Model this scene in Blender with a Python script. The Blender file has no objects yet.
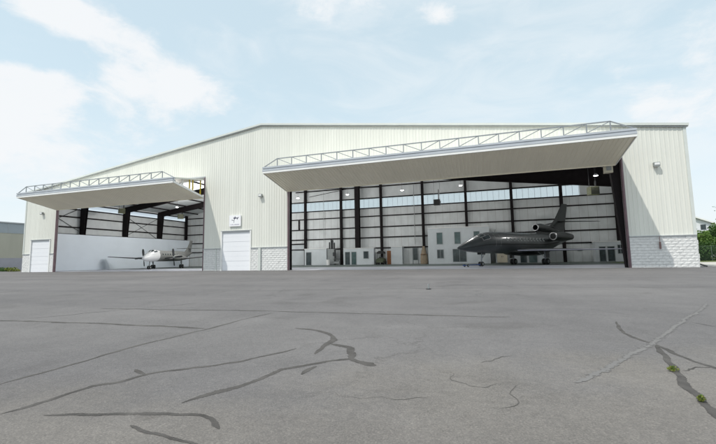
import bpy, math, random
from mathutils import Vector, Matrix, noise
random.seed(7)
R = math.radians
scene = bpy.context.scene
COL = scene.collection

# ------------------------------------------------------------------ helpers
class MB:
    """collects shapes and links them as ONE mesh object"""
    def __init__(s): s.v=[]; s.f=[]
    def add(s, vs, fs):
        o=len(s.v); s.v+= [tuple(p) for p in vs]; s.f+=[tuple(i+o for i in f) for f in fs]; return s
    def box(s,x0,x1,y0,y1,z0,z1):
        return s.add([(x0,y0,z0),(x1,y0,z0),(x1,y1,z0),(x0,y1,z0),(x0,y0,z1),(x1,y0,z1),(x1,y1,z1),(x0,y1,z1)],
              [(0,3,2,1),(4,5,6,7),(0,1,5,4),(1,2,6,5),(2,3,7,6),(3,0,4,7)])
    def quad(s,a,b,c,d): return s.add([a,b,c,d],[(0,1,2,3)])
    def beam(s,p,q,w,h,up=(0,0,1)):
        p=Vector(p); q=Vector(q); d=(q-p).normalized(); u=Vector(up)
        if abs(d.dot(u))>.98: u=Vector((0,1,0))
        a=d.cross(u).normalized()*w/2; b=a.cross(d).normalized()*h/2
        vs=[p-a-b,p+a-b,p+a+b,p-a+b,q-a-b,q+a-b,q+a+b,q-a+b]
        return s.add(vs,[(0,1,2,3),(7,6,5,4),(0,4,5,1),(1,5,6,2),(2,6,7,3),(3,7,4,0)])
    def tube(s,p,q,r0,r1=None,n=10):
        r1=r0 if r1 is None else r1
        p=Vector(p); q=Vector(q); d=(q-p).normalized(); u=Vector((0,0,1)) if abs(d.z)<.95 else Vector((1,0,0))
        a=d.cross(u).normalized(); b=d.cross(a).normalized()
        r=[[c+(a*math.cos(2*math.pi*i/n)+b*math.sin(2*math.pi*i/n))*rr for i in range(n)] for c,rr in ((p,r0),(q,r1))]
        return s.loft(r)
    def loft(s,rings,cap=True):
        n=len(rings[0]); vs=[p for r in rings for p in r]; fs=[]
        for k in range(len(rings)-1):
            for i in range(n):
                j=(i+1)%n; fs.append((k*n+i,k*n+j,(k+1)*n+j,(k+1)*n+i))
        if cap: fs.append(tuple(range(n-1,-1,-1))); fs.append(tuple((len(rings)-1)*n+i for i in range(n)))
        return s.add(vs,fs)
    def prism(s,pts,y0,y1):     # outline in x,z extruded along y
        n=len(pts); vs=[(x,y0,z) for x,z in pts]+[(x,y1,z) for x,z in pts]
        return s.add(vs,[tuple(range(n)),tuple(range(2*n-1,n-1,-1))]+[(i,i+n,(i+1)%n+n,(i+1)%n) for i in range(n)])
    def iz(s,x,y,z0,z1,w,d,t=.03):   # I column, flanges facing y
        s.box(x-w/2,x+w/2,y-d/2,y-d/2+t,z0,z1); s.box(x-w/2,x+w/2,y+d/2-t,y+d/2,z0,z1); return s.box(x-.02,x+.02,y-d/2+t,y+d/2-t,z0,z1)
    def build(s,name,mat,parent=None,smooth=False,angle=None):
        me=bpy.data.meshes.new(name); me.from_pydata(s.v,[],s.f); me.validate(); me.materials.append(mat)
        if smooth:
            me.polygons.foreach_set('use_smooth',[True]*len(me.polygons))
            if angle: me.set_sharp_from_angle(angle=R(angle))
        me.update()
        o=bpy.data.objects.new(name,me); COL.objects.link(o)
        if parent: o.parent=parent
        return o

def tag(o,label=None,cat=None,group=None,kind=None):
    if label: o['label']=label
    if cat: o['category']=cat
    if group: o['group']=group
    if kind: o['kind']=kind
    return o
def thing(name,label,cat,loc=(0,0,0),rz=0,group=None):
    o=bpy.data.objects.new(name,None); COL.objects.link(o); o.location=loc; o.rotation_euler=(0,0,rz)
    o.empty_display_size=.3
    return tag(o,label,cat,group)
def copy_tree(o,parent=None):
    c=o.copy(); COL.objects.link(c)
    if parent: c.parent=parent
    for ch in list(o.children): copy_tree(ch,c)
    return c

# ------------------------------------------------------------------ materials
def nt(name):
    m=bpy.data.materials.new(name); m.use_nodes=True; t=m.node_tree
    return m,t,t.nodes['Principled BSDF']
def N(t,typ,**kw):
    n=t.nodes.new(typ)
    for k,v in kw.items():
        if k in n.inputs: n.inputs[k].default_value=v
        else: setattr(n,k,v)
    return n
def mat(name,col,rough=.6,metal=0,var=.12,scale=2.,stretch=(1,1,1),bump=0,bscale=30,coat=0,spec=.5):
    m,t,b=nt(name); L=t.links.new
    b.inputs['Roughness'].default_value=rough; b.inputs['Metallic'].default_value=metal
    b.inputs['Coat Weight'].default_value=coat; b.inputs['Coat Roughness'].default_value=.08
    b.inputs['Specular IOR Level'].default_value=spec
    tc=N(t,'ShaderNodeTexCoord'); mp=N(t,'ShaderNodeMapping'); mp.inputs['Scale'].default_value=stretch
    L(tc.outputs['Object'],mp.inputs['Vector'])
    nz=N(t,'ShaderNodeTexNoise',Scale=scale,Detail=5.,Roughness=.6); L(mp.outputs[0],nz.inputs['Vector'])
    rp=N(t,'ShaderNodeValToRGB'); e=rp.color_ramp.elements
    e[0].position=.3; e[1].position=.7
    e[0].color=(*[c*(1-var) for c in col],1); e[1].color=(*[min(1,c*(1+var)) for c in col],1)
    L(nz.outputs['Fac'],rp.inputs[0]); L(rp.outputs[0],b.inputs['Base Color'])
    if bump:
        n2=N(t,'ShaderNodeTexNoise',Scale=bscale,Detail=4.); L(tc.outputs['Object'],n2.inputs['Vector'])
        bp=N(t,'ShaderNodeBump',Strength=bump,Distance=.02); L(n2.outputs['Fac'],bp.inputs['Height']); L(bp.outputs[0],b.inputs['Normal'])
    return m
def emit(name,col,st):
    m,t,b=nt(name); b.inputs['Emission Color'].default_value=(*col,1); b.inputs['Emission Strength'].default_value=st
    b.inputs['Base Color'].default_value=(*col,1); return m

M={}
M['siding']=mat('cream_steel_siding',(.715,.718,.66),.45,0,.055,.9,(1.4,1,.10))
M['leaf']=mat('cream_door_skin',(.89,.84,.70),.5,0,.04,.5,(1.5,.3,1))
M['white']=mat('white_paint',(.80,.80,.79),.5,0,.03,1.)
M['trimwhite']=mat('white_trim',(.82,.82,.80),.4,0,.03,1.)
M['trimpale']=mat('pale_trim',(.62,.65,.62),.5,0,.04,1.)
M['trimgrey']=mat('grey_trim',(.42,.44,.45),.5,0,.08,1.)
M['stone']=mat('white_split_face_block',(.70,.70,.69),.9,0,.10,5.,bump=.5,bscale=18)
M['galv']=mat('galvanised_steel',(.27,.29,.31),.5,.25,.12,3.)
M['beamblue']=mat('blue_grey_beam',(.46,.49,.53),.5,.0,.08,1.)
M['red']=mat('dark_primer_steel',(.013,.010,.011),.75,0,.25,2.,spec=.2)
M['jamb']=mat('maroon_jamb',(.15,.095,.11),.55,0,.2,2.)
M['insul']=mat('white_vinyl_insulation',(.68,.71,.715),.7,0,.10,.9,(1,1,.5),bump=.6,bscale=1.1)
M['liner']=mat('white_liner_panel',(.80,.87,.94),.35,0,.03,.4)
M['garage']=mat('white_garage_panel',(.80,.81,.84),.45,0,.02,.5)
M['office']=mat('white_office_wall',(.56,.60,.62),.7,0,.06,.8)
M['beige']=mat('beige_laminate',(.52,.48,.38),.6,0,.08,1.)
M['doorpale']=mat('pale_grey_door',(.66,.69,.69),.5,0,.04,1.)
M['edgeskylit']=mat('lavender_skylight_edge',(.42,.42,.50),.35,0,.05,1.)  # skylight reflected along the wing, put into a pale lavender colour
M['glassdark']=mat('dark_window_glass',(.035,.05,.055),.08,0,.4,1.5)
M['teal']=mat('teal_tinted_glass',(.065,.11,.11),.12,0,.35,1.)
M['frame']=mat('grey_window_frame',(.30,.32,.33),.5,0,.05,1.)
M['grey']=mat('grey_machine_paint',(.26,.28,.28),.55,0,.15,3.)
M['dark']=mat('dark_painted_metal',(.03,.033,.035),.5,0,.2,4.)
M['darkgrey']=mat('dark_grey_paint',(.085,.09,.092),.5,0,.15,3.)
M['black']=mat('black_rubber',(.018,.018,.018),.75,0,.2,6.)
M['wood']=mat('brown_wood',(.22,.09,.035),.55,0,.2,3.,(6,6,.6))
M['tan']=mat('tan_canvas',(.30,.24,.17),.9,0,.2,4.,bump=.5,bscale=8)
M['ygreen']=mat('yellow_green_paint',(.22,.235,.11),.5,0,.25,3.)
M['tuggreen']=mat('dull_green_paint',(.06,.075,.042),.6,0,.25,3.)
M['yellow']=mat('yellow_paint',(.62,.46,.03),.5,0,.12,3.)
M['blue']=mat('blue_paint',(.03,.08,.24),.45,0,.12,3.)
M['chrome']=mat('polished_metal',(.50,.50,.51),.34,1,.03,2.)
M['whitegloss']=mat('white_aircraft_paint',(.78,.78,.78),.3,0,.03,1.,coat=.4)
M['olive']=mat('bare_grey_aircraft_skin',(.23,.235,.225),.45,.15,.22,2.5,(1,4,4))
M['trunk']=mat('bark',(.10,.075,.05),.9,0,.3,6.,(3,3,.6),bump=.6,bscale=12)
M['tile']=mat('grey_shingle_roof',(.22,.23,.25),.85,0,.15,5.)
M['houseside']=mat('white_house_siding',(.72,.73,.75),.6,0,.05,1.)
M['tanbldg']=mat('tan_metal_wall',(.43,.42,.35),.6,0,.06,.6,(1,1,.2))
M['bluebldg']=mat('blue_grey_wall_band',(.33,.37,.40),.5,0,.05,.6)
M['greybldg']=mat('grey_masonry_wall',(.36,.36,.40),.8,0,.08,1.)
M['seal']=mat('crack_sealant_tar',(.070,.067,.064),.85,0,.35,5.,spec=.2,bump=.5,bscale=40)
M['joint']=mat('old_dirt_filled_joint',(.080,.077,.073),.9,0,.4,2.,spec=.2)
M['lampon']=emit('lit_lamp_lens',(1,.98,.94),16)
M['redbox']=mat('red_brown_box',(.20,.12,.11),.6,0,.2,3.)
M['signwhite']=mat('white_sign_face',(.86,.86,.88),.4,0,.01,1.)
M['signink']=mat('dark_slate_print',(.09,.09,.13),.6,0,.1,3.)
M['signgrey']=mat('grey_print',(.42,.40,.48),.6,0,.1,3.)
M['conc']=mat('pale_concrete',(.42,.41,.38),.9,0,.12,.5,bump=.3)

def jetpaint(nm,ca,cb):
    m,t,b=nt(nm); L=t.links.new
    tc=N(t,'ShaderNodeTexCoord'); nz=N(t,'ShaderNodeTexNoise',Scale=1.5,Detail=4.); L(tc.outputs['Object'],nz.inputs['Vector'])
    rp=N(t,'ShaderNodeValToRGB'); rp.color_ramp.elements[0].color=(*ca,1); rp.color_ramp.elements[1].color=(*cb,1)
    L(nz.outputs['Fac'],rp.inputs[0]); L(rp.outputs[0],b.inputs['Base Color'])
    b.inputs['Roughness'].default_value=.42; b.inputs['Coat Weight'].default_value=.6; b.inputs['Specular IOR Level'].default_value=.3; b.inputs['Coat Roughness'].default_value=.14
    return m
M['jet']=jetpaint('charcoal_aircraft_paint',(.042,.048,.050),(.058,.065,.067)); M['jettail']=jetpaint('black_aircraft_paint',(.006,.008,.008),(.010,.012,.012))

def translucent():
    m,t,b=nt('translucent_wall_panel'); L=t.links.new
    t.nodes.remove(b); out=[n for n in t.nodes if n.type=='OUTPUT_MATERIAL'][0]
    tr=N(t,'ShaderNodeBsdfTranslucent'); tr.inputs['Color'].default_value=(.88,.93,.97,1)
    df=N(t,'ShaderNodeBsdfDiffuse'); df.inputs['Color'].default_value=(.7,.74,.78,1)
    mx=N(t,'ShaderNodeMixShader'); mx.inputs[0].default_value=.12
    L(tr.outputs[0],mx.inputs[1]); L(df.outputs[0],mx.inputs[2])
    tp=N(t,'ShaderNodeBsdfTransparent'); tp.inputs['Color'].default_value=(.95,.97,1,1)
    m3=N(t,'ShaderNodeMixShader'); m3.inputs[0].default_value=.62; L(mx.outputs[0],m3.inputs[1]); L(tp.outputs[0],m3.inputs[2]); L(m3.outputs[0],out.inputs['Surface']); return m
M['panel']=translucent()

def asphalt():
    m,t,b=nt('weathered_asphalt'); L=t.links.new
    g=N(t,'ShaderNodeNewGeometry'); P=g.outputs['Position']
    def noise_(sc,det=5.,stretch=None,rough=.6,dist=0.):
        n=N(t,'ShaderNodeTexNoise',Scale=sc,Detail=det,Roughness=rough,Distortion=dist)
        if stretch:
            mp=N(t,'ShaderNodeMapping'); mp.inputs['Scale'].default_value=stretch; mp.inputs['Rotation'].default_value=(0,0,R(stretch[3] if len(stretch)>3 else 0)) if False else (0,0,0)
            L(P,mp.inputs['Vector']); L(mp.outputs[0],n.inputs['Vector'])
        else: L(P,n.inputs['Vector'])
        return n.outputs['Fac']
    def ramp(x,stops):
        r=N(t,'ShaderNodeValToRGB'); e=r.color_ramp.elements
        while len(e)<len(stops): e.new(.5)
        for k,(p,c) in enumerate(stops): e[k].position=p; e[k].color=(c if len(c)==4 else (*c,1))
        L(x,r.inputs[0]); return r.outputs[0]
    def mul(a,b_,f=1.):
        n=N(t,'ShaderNodeMix',data_type='RGBA',blend_type='MULTIPLY'); n.inputs[0].default_value=f
        L(a,n.inputs[6]); L(b_,n.inputs[7]); return n.outputs[2]
    base=ramp(noise_(.09,6.,None,.62),[(.3,(.108,.106,.109)),(.5,(.121,.1185,.1215)),(.7,(.134,.131,.134))])
    lanes=ramp(noise_(.5,4.,(.05,.8,1)),[(.3,(.86,.86,.87)),(.62,(1.06,1.06,1.05))])     # paver passes along the building
    diag=ramp(noise_(.35,4.,(.9,.10,1)),[(.32,(.91,.91,.91)),(.6,(1.05,1.05,1.04))])
    mott=ramp(noise_(1.1,8.,None,.74,.5),[(.28,(.87,.87,.87)),(.7,(1.10,1.10,1.10))])
    blot=ramp(noise_(.38,3.,None,.5,1.4),[(.29,(.74,.73,.72)),(.40,(1,1,1))])             # old oil and damp stains
    spots=ramp(noise_(2.3,2.,None,.45,.2),[(.23,(.60,.59,.58)),(.29,(1,1,1))])
    grain=ramp(noise_(75.,3.,None,.8),[(.33,(.72,.72,.72)),(.5,(1,1,1)),(.68,(1.32,1.31,1.29))])
    grain2=ramp(noise_(16.,3.,None,.8),[(.3,(.88,.88,.88)),(.7,(1.12,1.12,1.11))])
    st=N(t,'ShaderNodeTexVoronoi',Scale=95.); L(P,st.inputs['Vector']); sc_=N(t,'ShaderNodeSeparateColor'); L(st.outputs['Color'],sc_.inputs[0])
    stones=ramp(sc_.outputs[0],[(.0,(.74,.74,.74)),(.14,(.97,.97,.97)),(.80,(1.02,1.02,1.02)),(.90,(1.42,1.40,1.37))])
    # hairline cracking where the surface has aged
    wob=N(t,'ShaderNodeTexNoise',Scale=1.6,Detail=5.,Roughness=.7); L(P,wob.inputs['Vector'])
    wv=N(t,'ShaderNodeVectorMath',operation='MULTIPLY_ADD'); L(wob.outputs['Color'],wv.inputs[0]); wv.inputs[1].default_value=(1.1,1.1,0); L(P,wv.inputs[2])
    vor=N(t,'ShaderNodeTexVoronoi',feature='DISTANCE_TO_EDGE',Scale=.42); L(wv.outputs[0],vor.inputs['Vector'])
    hair=ramp(vor.outputs['Distance'],[(.004,(.55,.54,.53)),(.011,(1,1,1))])
    vor2=N(t,'ShaderNodeTexVoronoi',feature='DISTANCE_TO_EDGE',Scale=1.5); L(wv.outputs[0],vor2.inputs['Vector'])
    hair2=ramp(vor2.outputs['Distance'],[(.006,(.66,.65,.64)),(.016,(1,1,1))])
    hm1=ramp(noise_(.16,4.,None,.6),[(.54,(0,0,0)),(.66,(.55,.55,.55))]); hm2=ramp(noise_(.22,3.,None,.6,.6),[(.60,(0,0,0)),(.70,(.5,.5,.5))])
    c=base
    for k,f in ((lanes,1.),(diag,1.),(mott,1.),(blot,.6),(spots,.45),(grain,.9),(grain2,1.),(stones,.45)): c=mul(c,k,f)
    for k,mk_ in ((hair,hm1),(hair2,hm2)):
        n=N(t,'ShaderNodeMix',data_type='RGBA',blend_type='MULTIPLY'); L(mk_,n.inputs[0]); L(c,n.inputs[6]); L(k,n.inputs[7]); c=n.outputs[2]
    # the worn older surfacing near the right foreground: warmer and paler, aggregate exposed
    sx=N(t,'ShaderNodeSeparateXYZ'); L(P,sx.inputs[0])
    a=N(t,'ShaderNodeMath',operation='MULTIPLY'); a.inputs[1].default_value=.55; L(sx.outputs[0],a.inputs[0])
    d=N(t,'ShaderNodeMath',operation='SUBTRACT'); L(a.outputs[0],d.inputs[0]); L(sx.outputs[1],d.inputs[1])
    nn=N(t,'ShaderNodeMath',operation='MULTIPLY_ADD'); L(noise_(.5,5.,None,.65),nn.inputs[0]); nn.inputs[1].default_value=5.; L(d.outputs[0],nn.inputs[2])
    mr=N(t,'ShaderNodeMapRange',interpolation_type='SMOOTHSTEP'); L(nn.outputs[0],mr.inputs[0])
    mr.inputs['From Min'].default_value=OLD0; mr.inputs['From Max'].default_value=OLD0+2.2
    old=N(t,'ShaderNodeMix',data_type='RGBA',blend_type='MULTIPLY'); L(mr.outputs[0],old.inputs[0]); L(c,old.inputs[6]); old.inputs[7].default_value=(1.20,1.165,1.08,1)
    L(old.outputs[2],b.inputs['Base Color'])
    b.inputs['Roughness'].default_value=.85; b.inputs['Specular IOR Level'].default_value=.3
    bp=N(t,'ShaderNodeBump',Strength=.55,Distance=.012); L(noise_(70.,4.,None,.75),bp.inputs['Height']); L(bp.outputs[0],b.inputs['Normal'])
    return m
OLD0=66.1
M['asphalt']=asphalt()

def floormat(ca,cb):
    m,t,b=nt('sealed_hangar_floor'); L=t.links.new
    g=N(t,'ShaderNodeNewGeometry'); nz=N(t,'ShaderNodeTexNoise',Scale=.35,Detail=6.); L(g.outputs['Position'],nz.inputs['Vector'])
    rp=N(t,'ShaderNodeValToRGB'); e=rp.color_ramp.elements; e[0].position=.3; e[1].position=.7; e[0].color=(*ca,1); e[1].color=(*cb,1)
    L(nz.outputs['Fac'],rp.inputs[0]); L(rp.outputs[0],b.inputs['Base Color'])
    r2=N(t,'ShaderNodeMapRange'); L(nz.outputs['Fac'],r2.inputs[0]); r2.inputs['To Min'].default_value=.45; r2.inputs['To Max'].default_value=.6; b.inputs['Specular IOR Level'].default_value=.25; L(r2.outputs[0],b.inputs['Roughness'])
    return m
M['floor']=floormat((.085,.105,.10),(.11,.13,.125)); M['floordaylit']=floormat((.42,.43,.48),(.50,.51,.56))  # the pale one carries the daylight at the openings in its colour

def foliage(name,dark,light):
    m,t,b=nt(name); L=t.links.new
    tc=N(t,'ShaderNodeTexCoord'); nz=N(t,'ShaderNodeTexNoise',Scale=1.2,Detail=3.); L(tc.outputs['Object'],nz.inputs['Vector'])
    rp=N(t,'ShaderNodeValToRGB'); e=rp.color_ramp.elements; e[0].position=.35; e[1].position=.65; e[0].color=(*dark,1); e[1].color=(*light,1)
    L(nz.outputs['Fac'],rp.inputs[0]); L(rp.outputs[0],b.inputs['Base Color'])
    b.inputs['Roughness'].default_value=.7; b.inputs['Specular IOR Level'].default_value=.3
    out=[n for n in t.nodes if n.type=='OUTPUT_MATERIAL'][0]
    tr=N(t,'ShaderNodeBsdfTranslucent'); L(rp.outputs[0],tr.inputs['Color'])
    mx=N(t,'ShaderNodeMixShader'); mx.inputs[0].default_value=.3; L(b.outputs[0],mx.inputs[1]); L(tr.outputs[0],mx.inputs[2]); L(mx.outputs[0],out.inputs['Surface'])
    return m
M['leafdark']=foliage('deep_green_leaves',(.038,.085,.022),(.07,.14,.034))
M['leafmid']=foliage('mid_green_leaves',(.08,.15,.03),(.14,.23,.055))
M['leafyellow']=foliage('yellow_green_leaves',(.12,.15,.03),(.20,.23,.05))
M['grass']=foliage('mown_grass',(.075,.11,.03),(.15,.17,.05))

# ------------------------------------------------------------------ camera
cam=bpy.data.cameras.new('camera'); co=bpy.data.objects.new('camera',cam); COL.objects.link(co)
F,PT,RO,YA,CX,CD,CH=370.7457,.0977,-.0173,-.3141,60.899,35.0612,1.1241
fw=Vector((math.sin(YA)*math.cos(PT),math.cos(YA)*math.cos(PT),math.sin(PT)))
r0=Vector((math.cos(YA),-math.sin(YA),0)); u0=r0.cross(fw)
rr=r0*math.cos(RO)+u0*math.sin(RO); uu=rr.cross(fw)
mw=Matrix.Identity(4)
for i in range(3): mw[i][0]=rr[i]; mw[i][1]=uu[i]; mw[i][2]=-fw[i]; mw[i][3]=(CX,-CD,CH)[i]
co.matrix_world=mw; cam.sensor_width=36; cam.lens=36*F/716; cam.clip_end=3000; cam.clip_start=.05
scene.camera=co
def direction(px,py): return (fw+rr*((px-358)/F)-uu*((py-222)/F)).normalized()
def on_ground(px,py):
    d=direction(px,py); t=-CH/d.z; return Vector((CX+d.x*t,-CD+d.y*t,0))

# ------------------------------------------------------------------ sky, sun
SA,SB=.70,2.0                       # light travels (SA,1,-SB): from the left front, high
sun_dir=Vector((-SA,-1,SB)).normalized()
elev=math.asin(sun_dir.z)
w=bpy.data.worlds.new('World'); scene.world=w; w.use_nodes=True; t=w.node_tree; L=t.links.new
bg=t.nodes['Background']; bg.inputs['Strength'].default_value=.093
sky=N(t,'ShaderNodeTexSky'); sky.sky_type='NISHITA'; sky.sun_disc=False; sky.sun_elevation=elev
sky.sun_rotation=math.atan2(sun_dir.x,sun_dir.y); sky.air_density=1.0; sky.dust_density=1.5; sky.ozone_density=1.5
tc=N(t,'ShaderNodeTexCoord'); D=tc.outputs['Generated']
nrm=N(t,'ShaderNodeVectorMath',operation='NORMALIZE'); L(D,nrm.inputs[0]); D=nrm.outputs[0]
def cnoise(sc,det,stretch,rough=.6,dist=.0):
    mp=N(t,'ShaderNodeMapping'); mp.inputs['Scale'].default_value=stretch; L(D,mp.inputs['Vector'])
    n=N(t,'ShaderNodeTexNoise',Scale=sc,Detail=det,Roughness=rough,Distortion=dist); L(mp.outputs[0],n.inputs['Vector']); return n.outputs['Fac']
def math_(op,a,b=None,c=None):
    n=N(t,'ShaderNodeMath',operation=op)
    for k,x in enumerate((a,b,c)):
        if x is None: continue
        if isinstance(x,(int,float)): n.inputs[k].default_value=x
        else: L(x,n.inputs[k])
    return n.outputs[0]
def blob(px,py,rad,wt):
    d=direction(px,py); n=N(t,'ShaderNodeVectorMath',operation='DISTANCE'); L(D,n.inputs[0]); n.inputs[1].default_value=d
    m_=N(t,'ShaderNodeMapRange',interpolation_type='SMOOTHSTEP'); L(n.outputs['Value'],m_.inputs[0])
    m_.inputs['From Min'].default_value=rad; m_.inputs['From Max'].default_value=0; m_.inputs['To Max'].default_value=wt; return m_.outputs[0]
# cloud banks: where each stands in the sky (px,py read off the photo once, then fixed directions)
BL=[(15,-12,.07,.55),(45,4,.09,.62),(75,16,.085,.62),(105,32,.085,.60),(135,50,.09,.62),(165,68,.10,.64),(195,86,.10,.62),(228,103,.09,.5),
    (112,80,.085,.62),(140,98,.10,.5),(175,108,.10,.5),(70,84,.06,.4),(28,88,.085,.75),(5,100,.10,.66),(55,104,.08,.6),(-20,110,.14,.6),
    (300,4,.09,.42),(340,6,.11,.50),(385,0,.11,.5),(447,15,.055,.72),(428,10,.05,.5),(265,-8,.08,.3),
    (622,72,.06,.5),(600,62,.07,.42),(570,62,.07,.36),(640,95,.08,.42),(690,30,.11,.36),(715,60,.13,.36),(650,120,.10,.32),(700,120,.14,.34),(540,60,.08,.25),
    (60,150,.20,.38),(-10,170,.26,.46),(150,140,.12,.3),(760,170,.35,.3)]
acc=None
for b_ in BL:
    o=blob(*b_); acc=o if acc is None else math_('ADD',acc,o)
acc=math_('MINIMUM',acc,.95)
n1=cnoise(5.5,10.,(1,1,1.9),.66,.5); n2=cnoise(17.,8.,(1,1,1.7),.66,.4)
nn=math_('ADD',math_('MULTIPLY',n1,.66),math_('MULTIPLY',n2,.34))
cl=math_('ADD',acc,math_('MULTIPLY_ADD',nn,2.3,-1.45))
mr=N(t,'ShaderNodeMapRange',interpolation_type='SMOOTHSTEP'); L(cl,mr.inputs[0]); mr.inputs['From Min'].default_value=.02; mr.inputs['From Max'].default_value=.62; mr.inputs['To Max'].default_value=.93
# thin high veil everywhere, thicker to the horizon
sx=N(t,'ShaderNodeSeparateXYZ'); L(D,sx.inputs[0])
veil=N(t,'ShaderNodeMapRange',interpolation_type='SMOOTHSTEP'); L(sx.outputs[2],veil.inputs[0]); veil.inputs['From Min'].default_value=0; veil.inputs['From Max'].default_value=.55
veil.inputs['To Min'].default_value=.86; veil.inputs['To Max'].default_value=.72
m1=N(t,'ShaderNodeMix',data_type='RGBA'); L(veil.outputs[0],m1.inputs[0]); L(sky.outputs[0],m1.inputs[6]); hz=N(t,'ShaderNodeMapRange',interpolation_type='SMOOTHSTEP'); L(sx.outputs[2],hz.inputs[0]); hz.inputs['From Min'].default_value=.02; hz.inputs['From Max'].default_value=.42
hm=N(t,'ShaderNodeMix',data_type='RGBA'); L(hz.outputs[0],hm.inputs[0]); hm.inputs[6].default_value=(7.1,7.75,8.0,1); hm.inputs[7].default_value=(6.1,7.45,8.0,1); L(hm.outputs[2],m1.inputs[7])
m2=N(t,'ShaderNodeMix',data_type='RGBA'); L(mr.outputs[0],m2.inputs[0]); L(m1.outputs[2],m2.inputs[6]); m2.inputs[7].default_value=(7.2,7.35,7.5,1)
cir=cnoise(3.2,9.,(1.,.55,2.6),.62,1.1); cirb=cnoise(1.3,3.,(1,1,1.5),.5,.3)
cz=math_('ADD',math_('MULTIPLY',cir,.7),math_('MULTIPLY',cirb,.45))
cmr=N(t,'ShaderNodeMapRange',interpolation_type='SMOOTHSTEP'); L(cz,cmr.inputs[0]); cmr.inputs['From Min'].default_value=.52; cmr.inputs['From Max'].default_value=.78; cmr.inputs['To Max'].default_value=.42
m2b=N(t,'ShaderNodeMix',data_type='RGBA'); L(cmr.outputs[0],m2b.inputs[0]); L(m2.outputs[2],m2b.inputs[6]); m2b.inputs[7].default_value=(7.1,7.4,7.6,1)
# unseen bright cloud deck added high overhead, out of view, for more fill light
zen=N(t,'ShaderNodeMapRange',interpolation_type='SMOOTHSTEP'); L(sx.outputs[2],zen.inputs[0]); zen.inputs['From Min'].default_value=.60; zen.inputs['From Max'].default_value=.80; zen.inputs['To Max'].default_value=.85
m3=N(t,'ShaderNodeMix',data_type='RGBA'); L(zen.outputs[0],m3.inputs[0]); L(m2b.outputs[2],m3.inputs[6]); m3.inputs[7].default_value=(12.,12.1,12.2,1)
L(m3.outputs[2],bg.inputs['Color'])
sl=bpy.data.lights.new('sun','SUN'); sl.energy=2.4; sl.angle=R(.6); sl.color=(1,.965,.90)
so=bpy.data.objects.new('sun',sl); COL.objects.link(so); so.rotation_euler=sun_dir.to_track_quat('Z','Y').to_euler()
scene.view_settings.view_transform='Standard'; scene.view_settings.look='None'; scene.view_settings.gamma=1; scene.view_settings.exposure=.47

# ------------------------------------------------------------------ ground
g=MB(); g.quad((-700,-500,-.05),(900,-500,-.05),(900,900,-.05),(-700,900,-.05)); tag(g.build('ground',M['grass']),'grassland around the airfield','ground',kind='structure')
def sheet(x0,x1,y0,y1,z,name,m,label,cat):
    q=MB(); q.quad((x0,y0,z),(x1,y0,z),(x1,y1,z),(x0,y1,z)); return tag(q.build(name,m),label,cat,kind='structure')
sheet(-150,230,-120,3,0,'apron',M['asphalt'],'grey cracked asphalt apron in front of the hangar','apron')
sheet(-150,-.5,3,60,0,'side_yard',M['asphalt'],'asphalt yard left of the hangar','yard')
sheet(77.2,230,3,19,0,'concrete_strip',M['conc'],'pale concrete strip right of the hangar','pavement')
sheet(.3,76.4,.1,11.5,.004,'hangar_floor',M['floordaylit'],'pale floor inside the door openings, daylight band put into its colour','floor')  # bright daylight band near the doors, put into the floor colour
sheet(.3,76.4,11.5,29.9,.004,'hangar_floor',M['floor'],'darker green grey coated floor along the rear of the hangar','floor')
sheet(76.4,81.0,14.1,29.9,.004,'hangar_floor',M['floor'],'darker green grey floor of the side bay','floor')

# tar-sealed cracks and joints: pixel polylines of the photograph laid on the ground at their true places
def strip(pts,wd,name,m,label,z=None,jit=.25):
    global NS
    NS+=1; z=.0015+.00006*NS if z is None else z
    P=[]; wd=wd*CRK
    Q=[Vector((*p,0)) for p in pts]; F_=[]
    for k in range(len(Q)-1):                      # smooth the polyline
        a,b,c,d=Q[max(k-1,0)],Q[k],Q[k+1],Q[min(k+2,len(Q)-1)]
        for q in range(6):
            u_=q/6; F_.append(b+(c-b)*u_+((c-a)*.25*(u_**3-2*u_**2+u_)+(d-b)*.25*(u_**3-u_**2)))
    F_.append(Q[-1])
    for a,b in zip(F_[:-1],F_[1:]):
        A,B=on_ground(a.x,a.y),on_ground(b.x,b.y); n=max(1,int((B-A).length/.07))
        P+=[A.lerp(B,k/n) for k in range(n)]
    e_=on_ground(F_[-1].x,F_[-1].y); P.append(e_); vs=[]; fs=[]; at=[]; s0=random.random()*50
    for k,p in enumerate(P):
        d=(P[min(k+2,len(P)-1)]-P[max(k-2,0)]).normalized(); nrm_=Vector((-d.y,d.x,0))
        off=nrm_*(noise.noise((p.x*1.3+s0,p.y*1.3,0))*.05+noise.noise((p.x*5,p.y*5+s0,0))*(.025 if wd>.02 else .09)+noise.noise((p.x*13,p.y*13+s0,3))*(.006 if wd>.02 else .03))
        e=min(1,.3+k/6,.3+(len(P)-1-k)/6)
        h=wd*.78*e*(1+jit*1.8*noise.noise((p.x*2.7,p.y*2.7,s0))+.2*noise.noise((p.x*9,p.y*9,s0)))
        end=1 if k in (0,len(P)-1) else 0
        for q in (-1,-.5,0,.5,1): vs.append(p+off+nrm_*h*q+Vector((0,0,z))); at.append(max(abs(q),end))
        if k:
            for q in range(4): b_=5*k+q; fs.append((b_-5,b_,b_+1,b_-4))
    mb=MB(); mb.add(vs,fs); o=mb.build(name,m); a=o.data.attributes.new('edge','FLOAT','POINT'); a.data.foreach_set('value',at)
    return tag(o,label,'crack',kind='structure')
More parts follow.
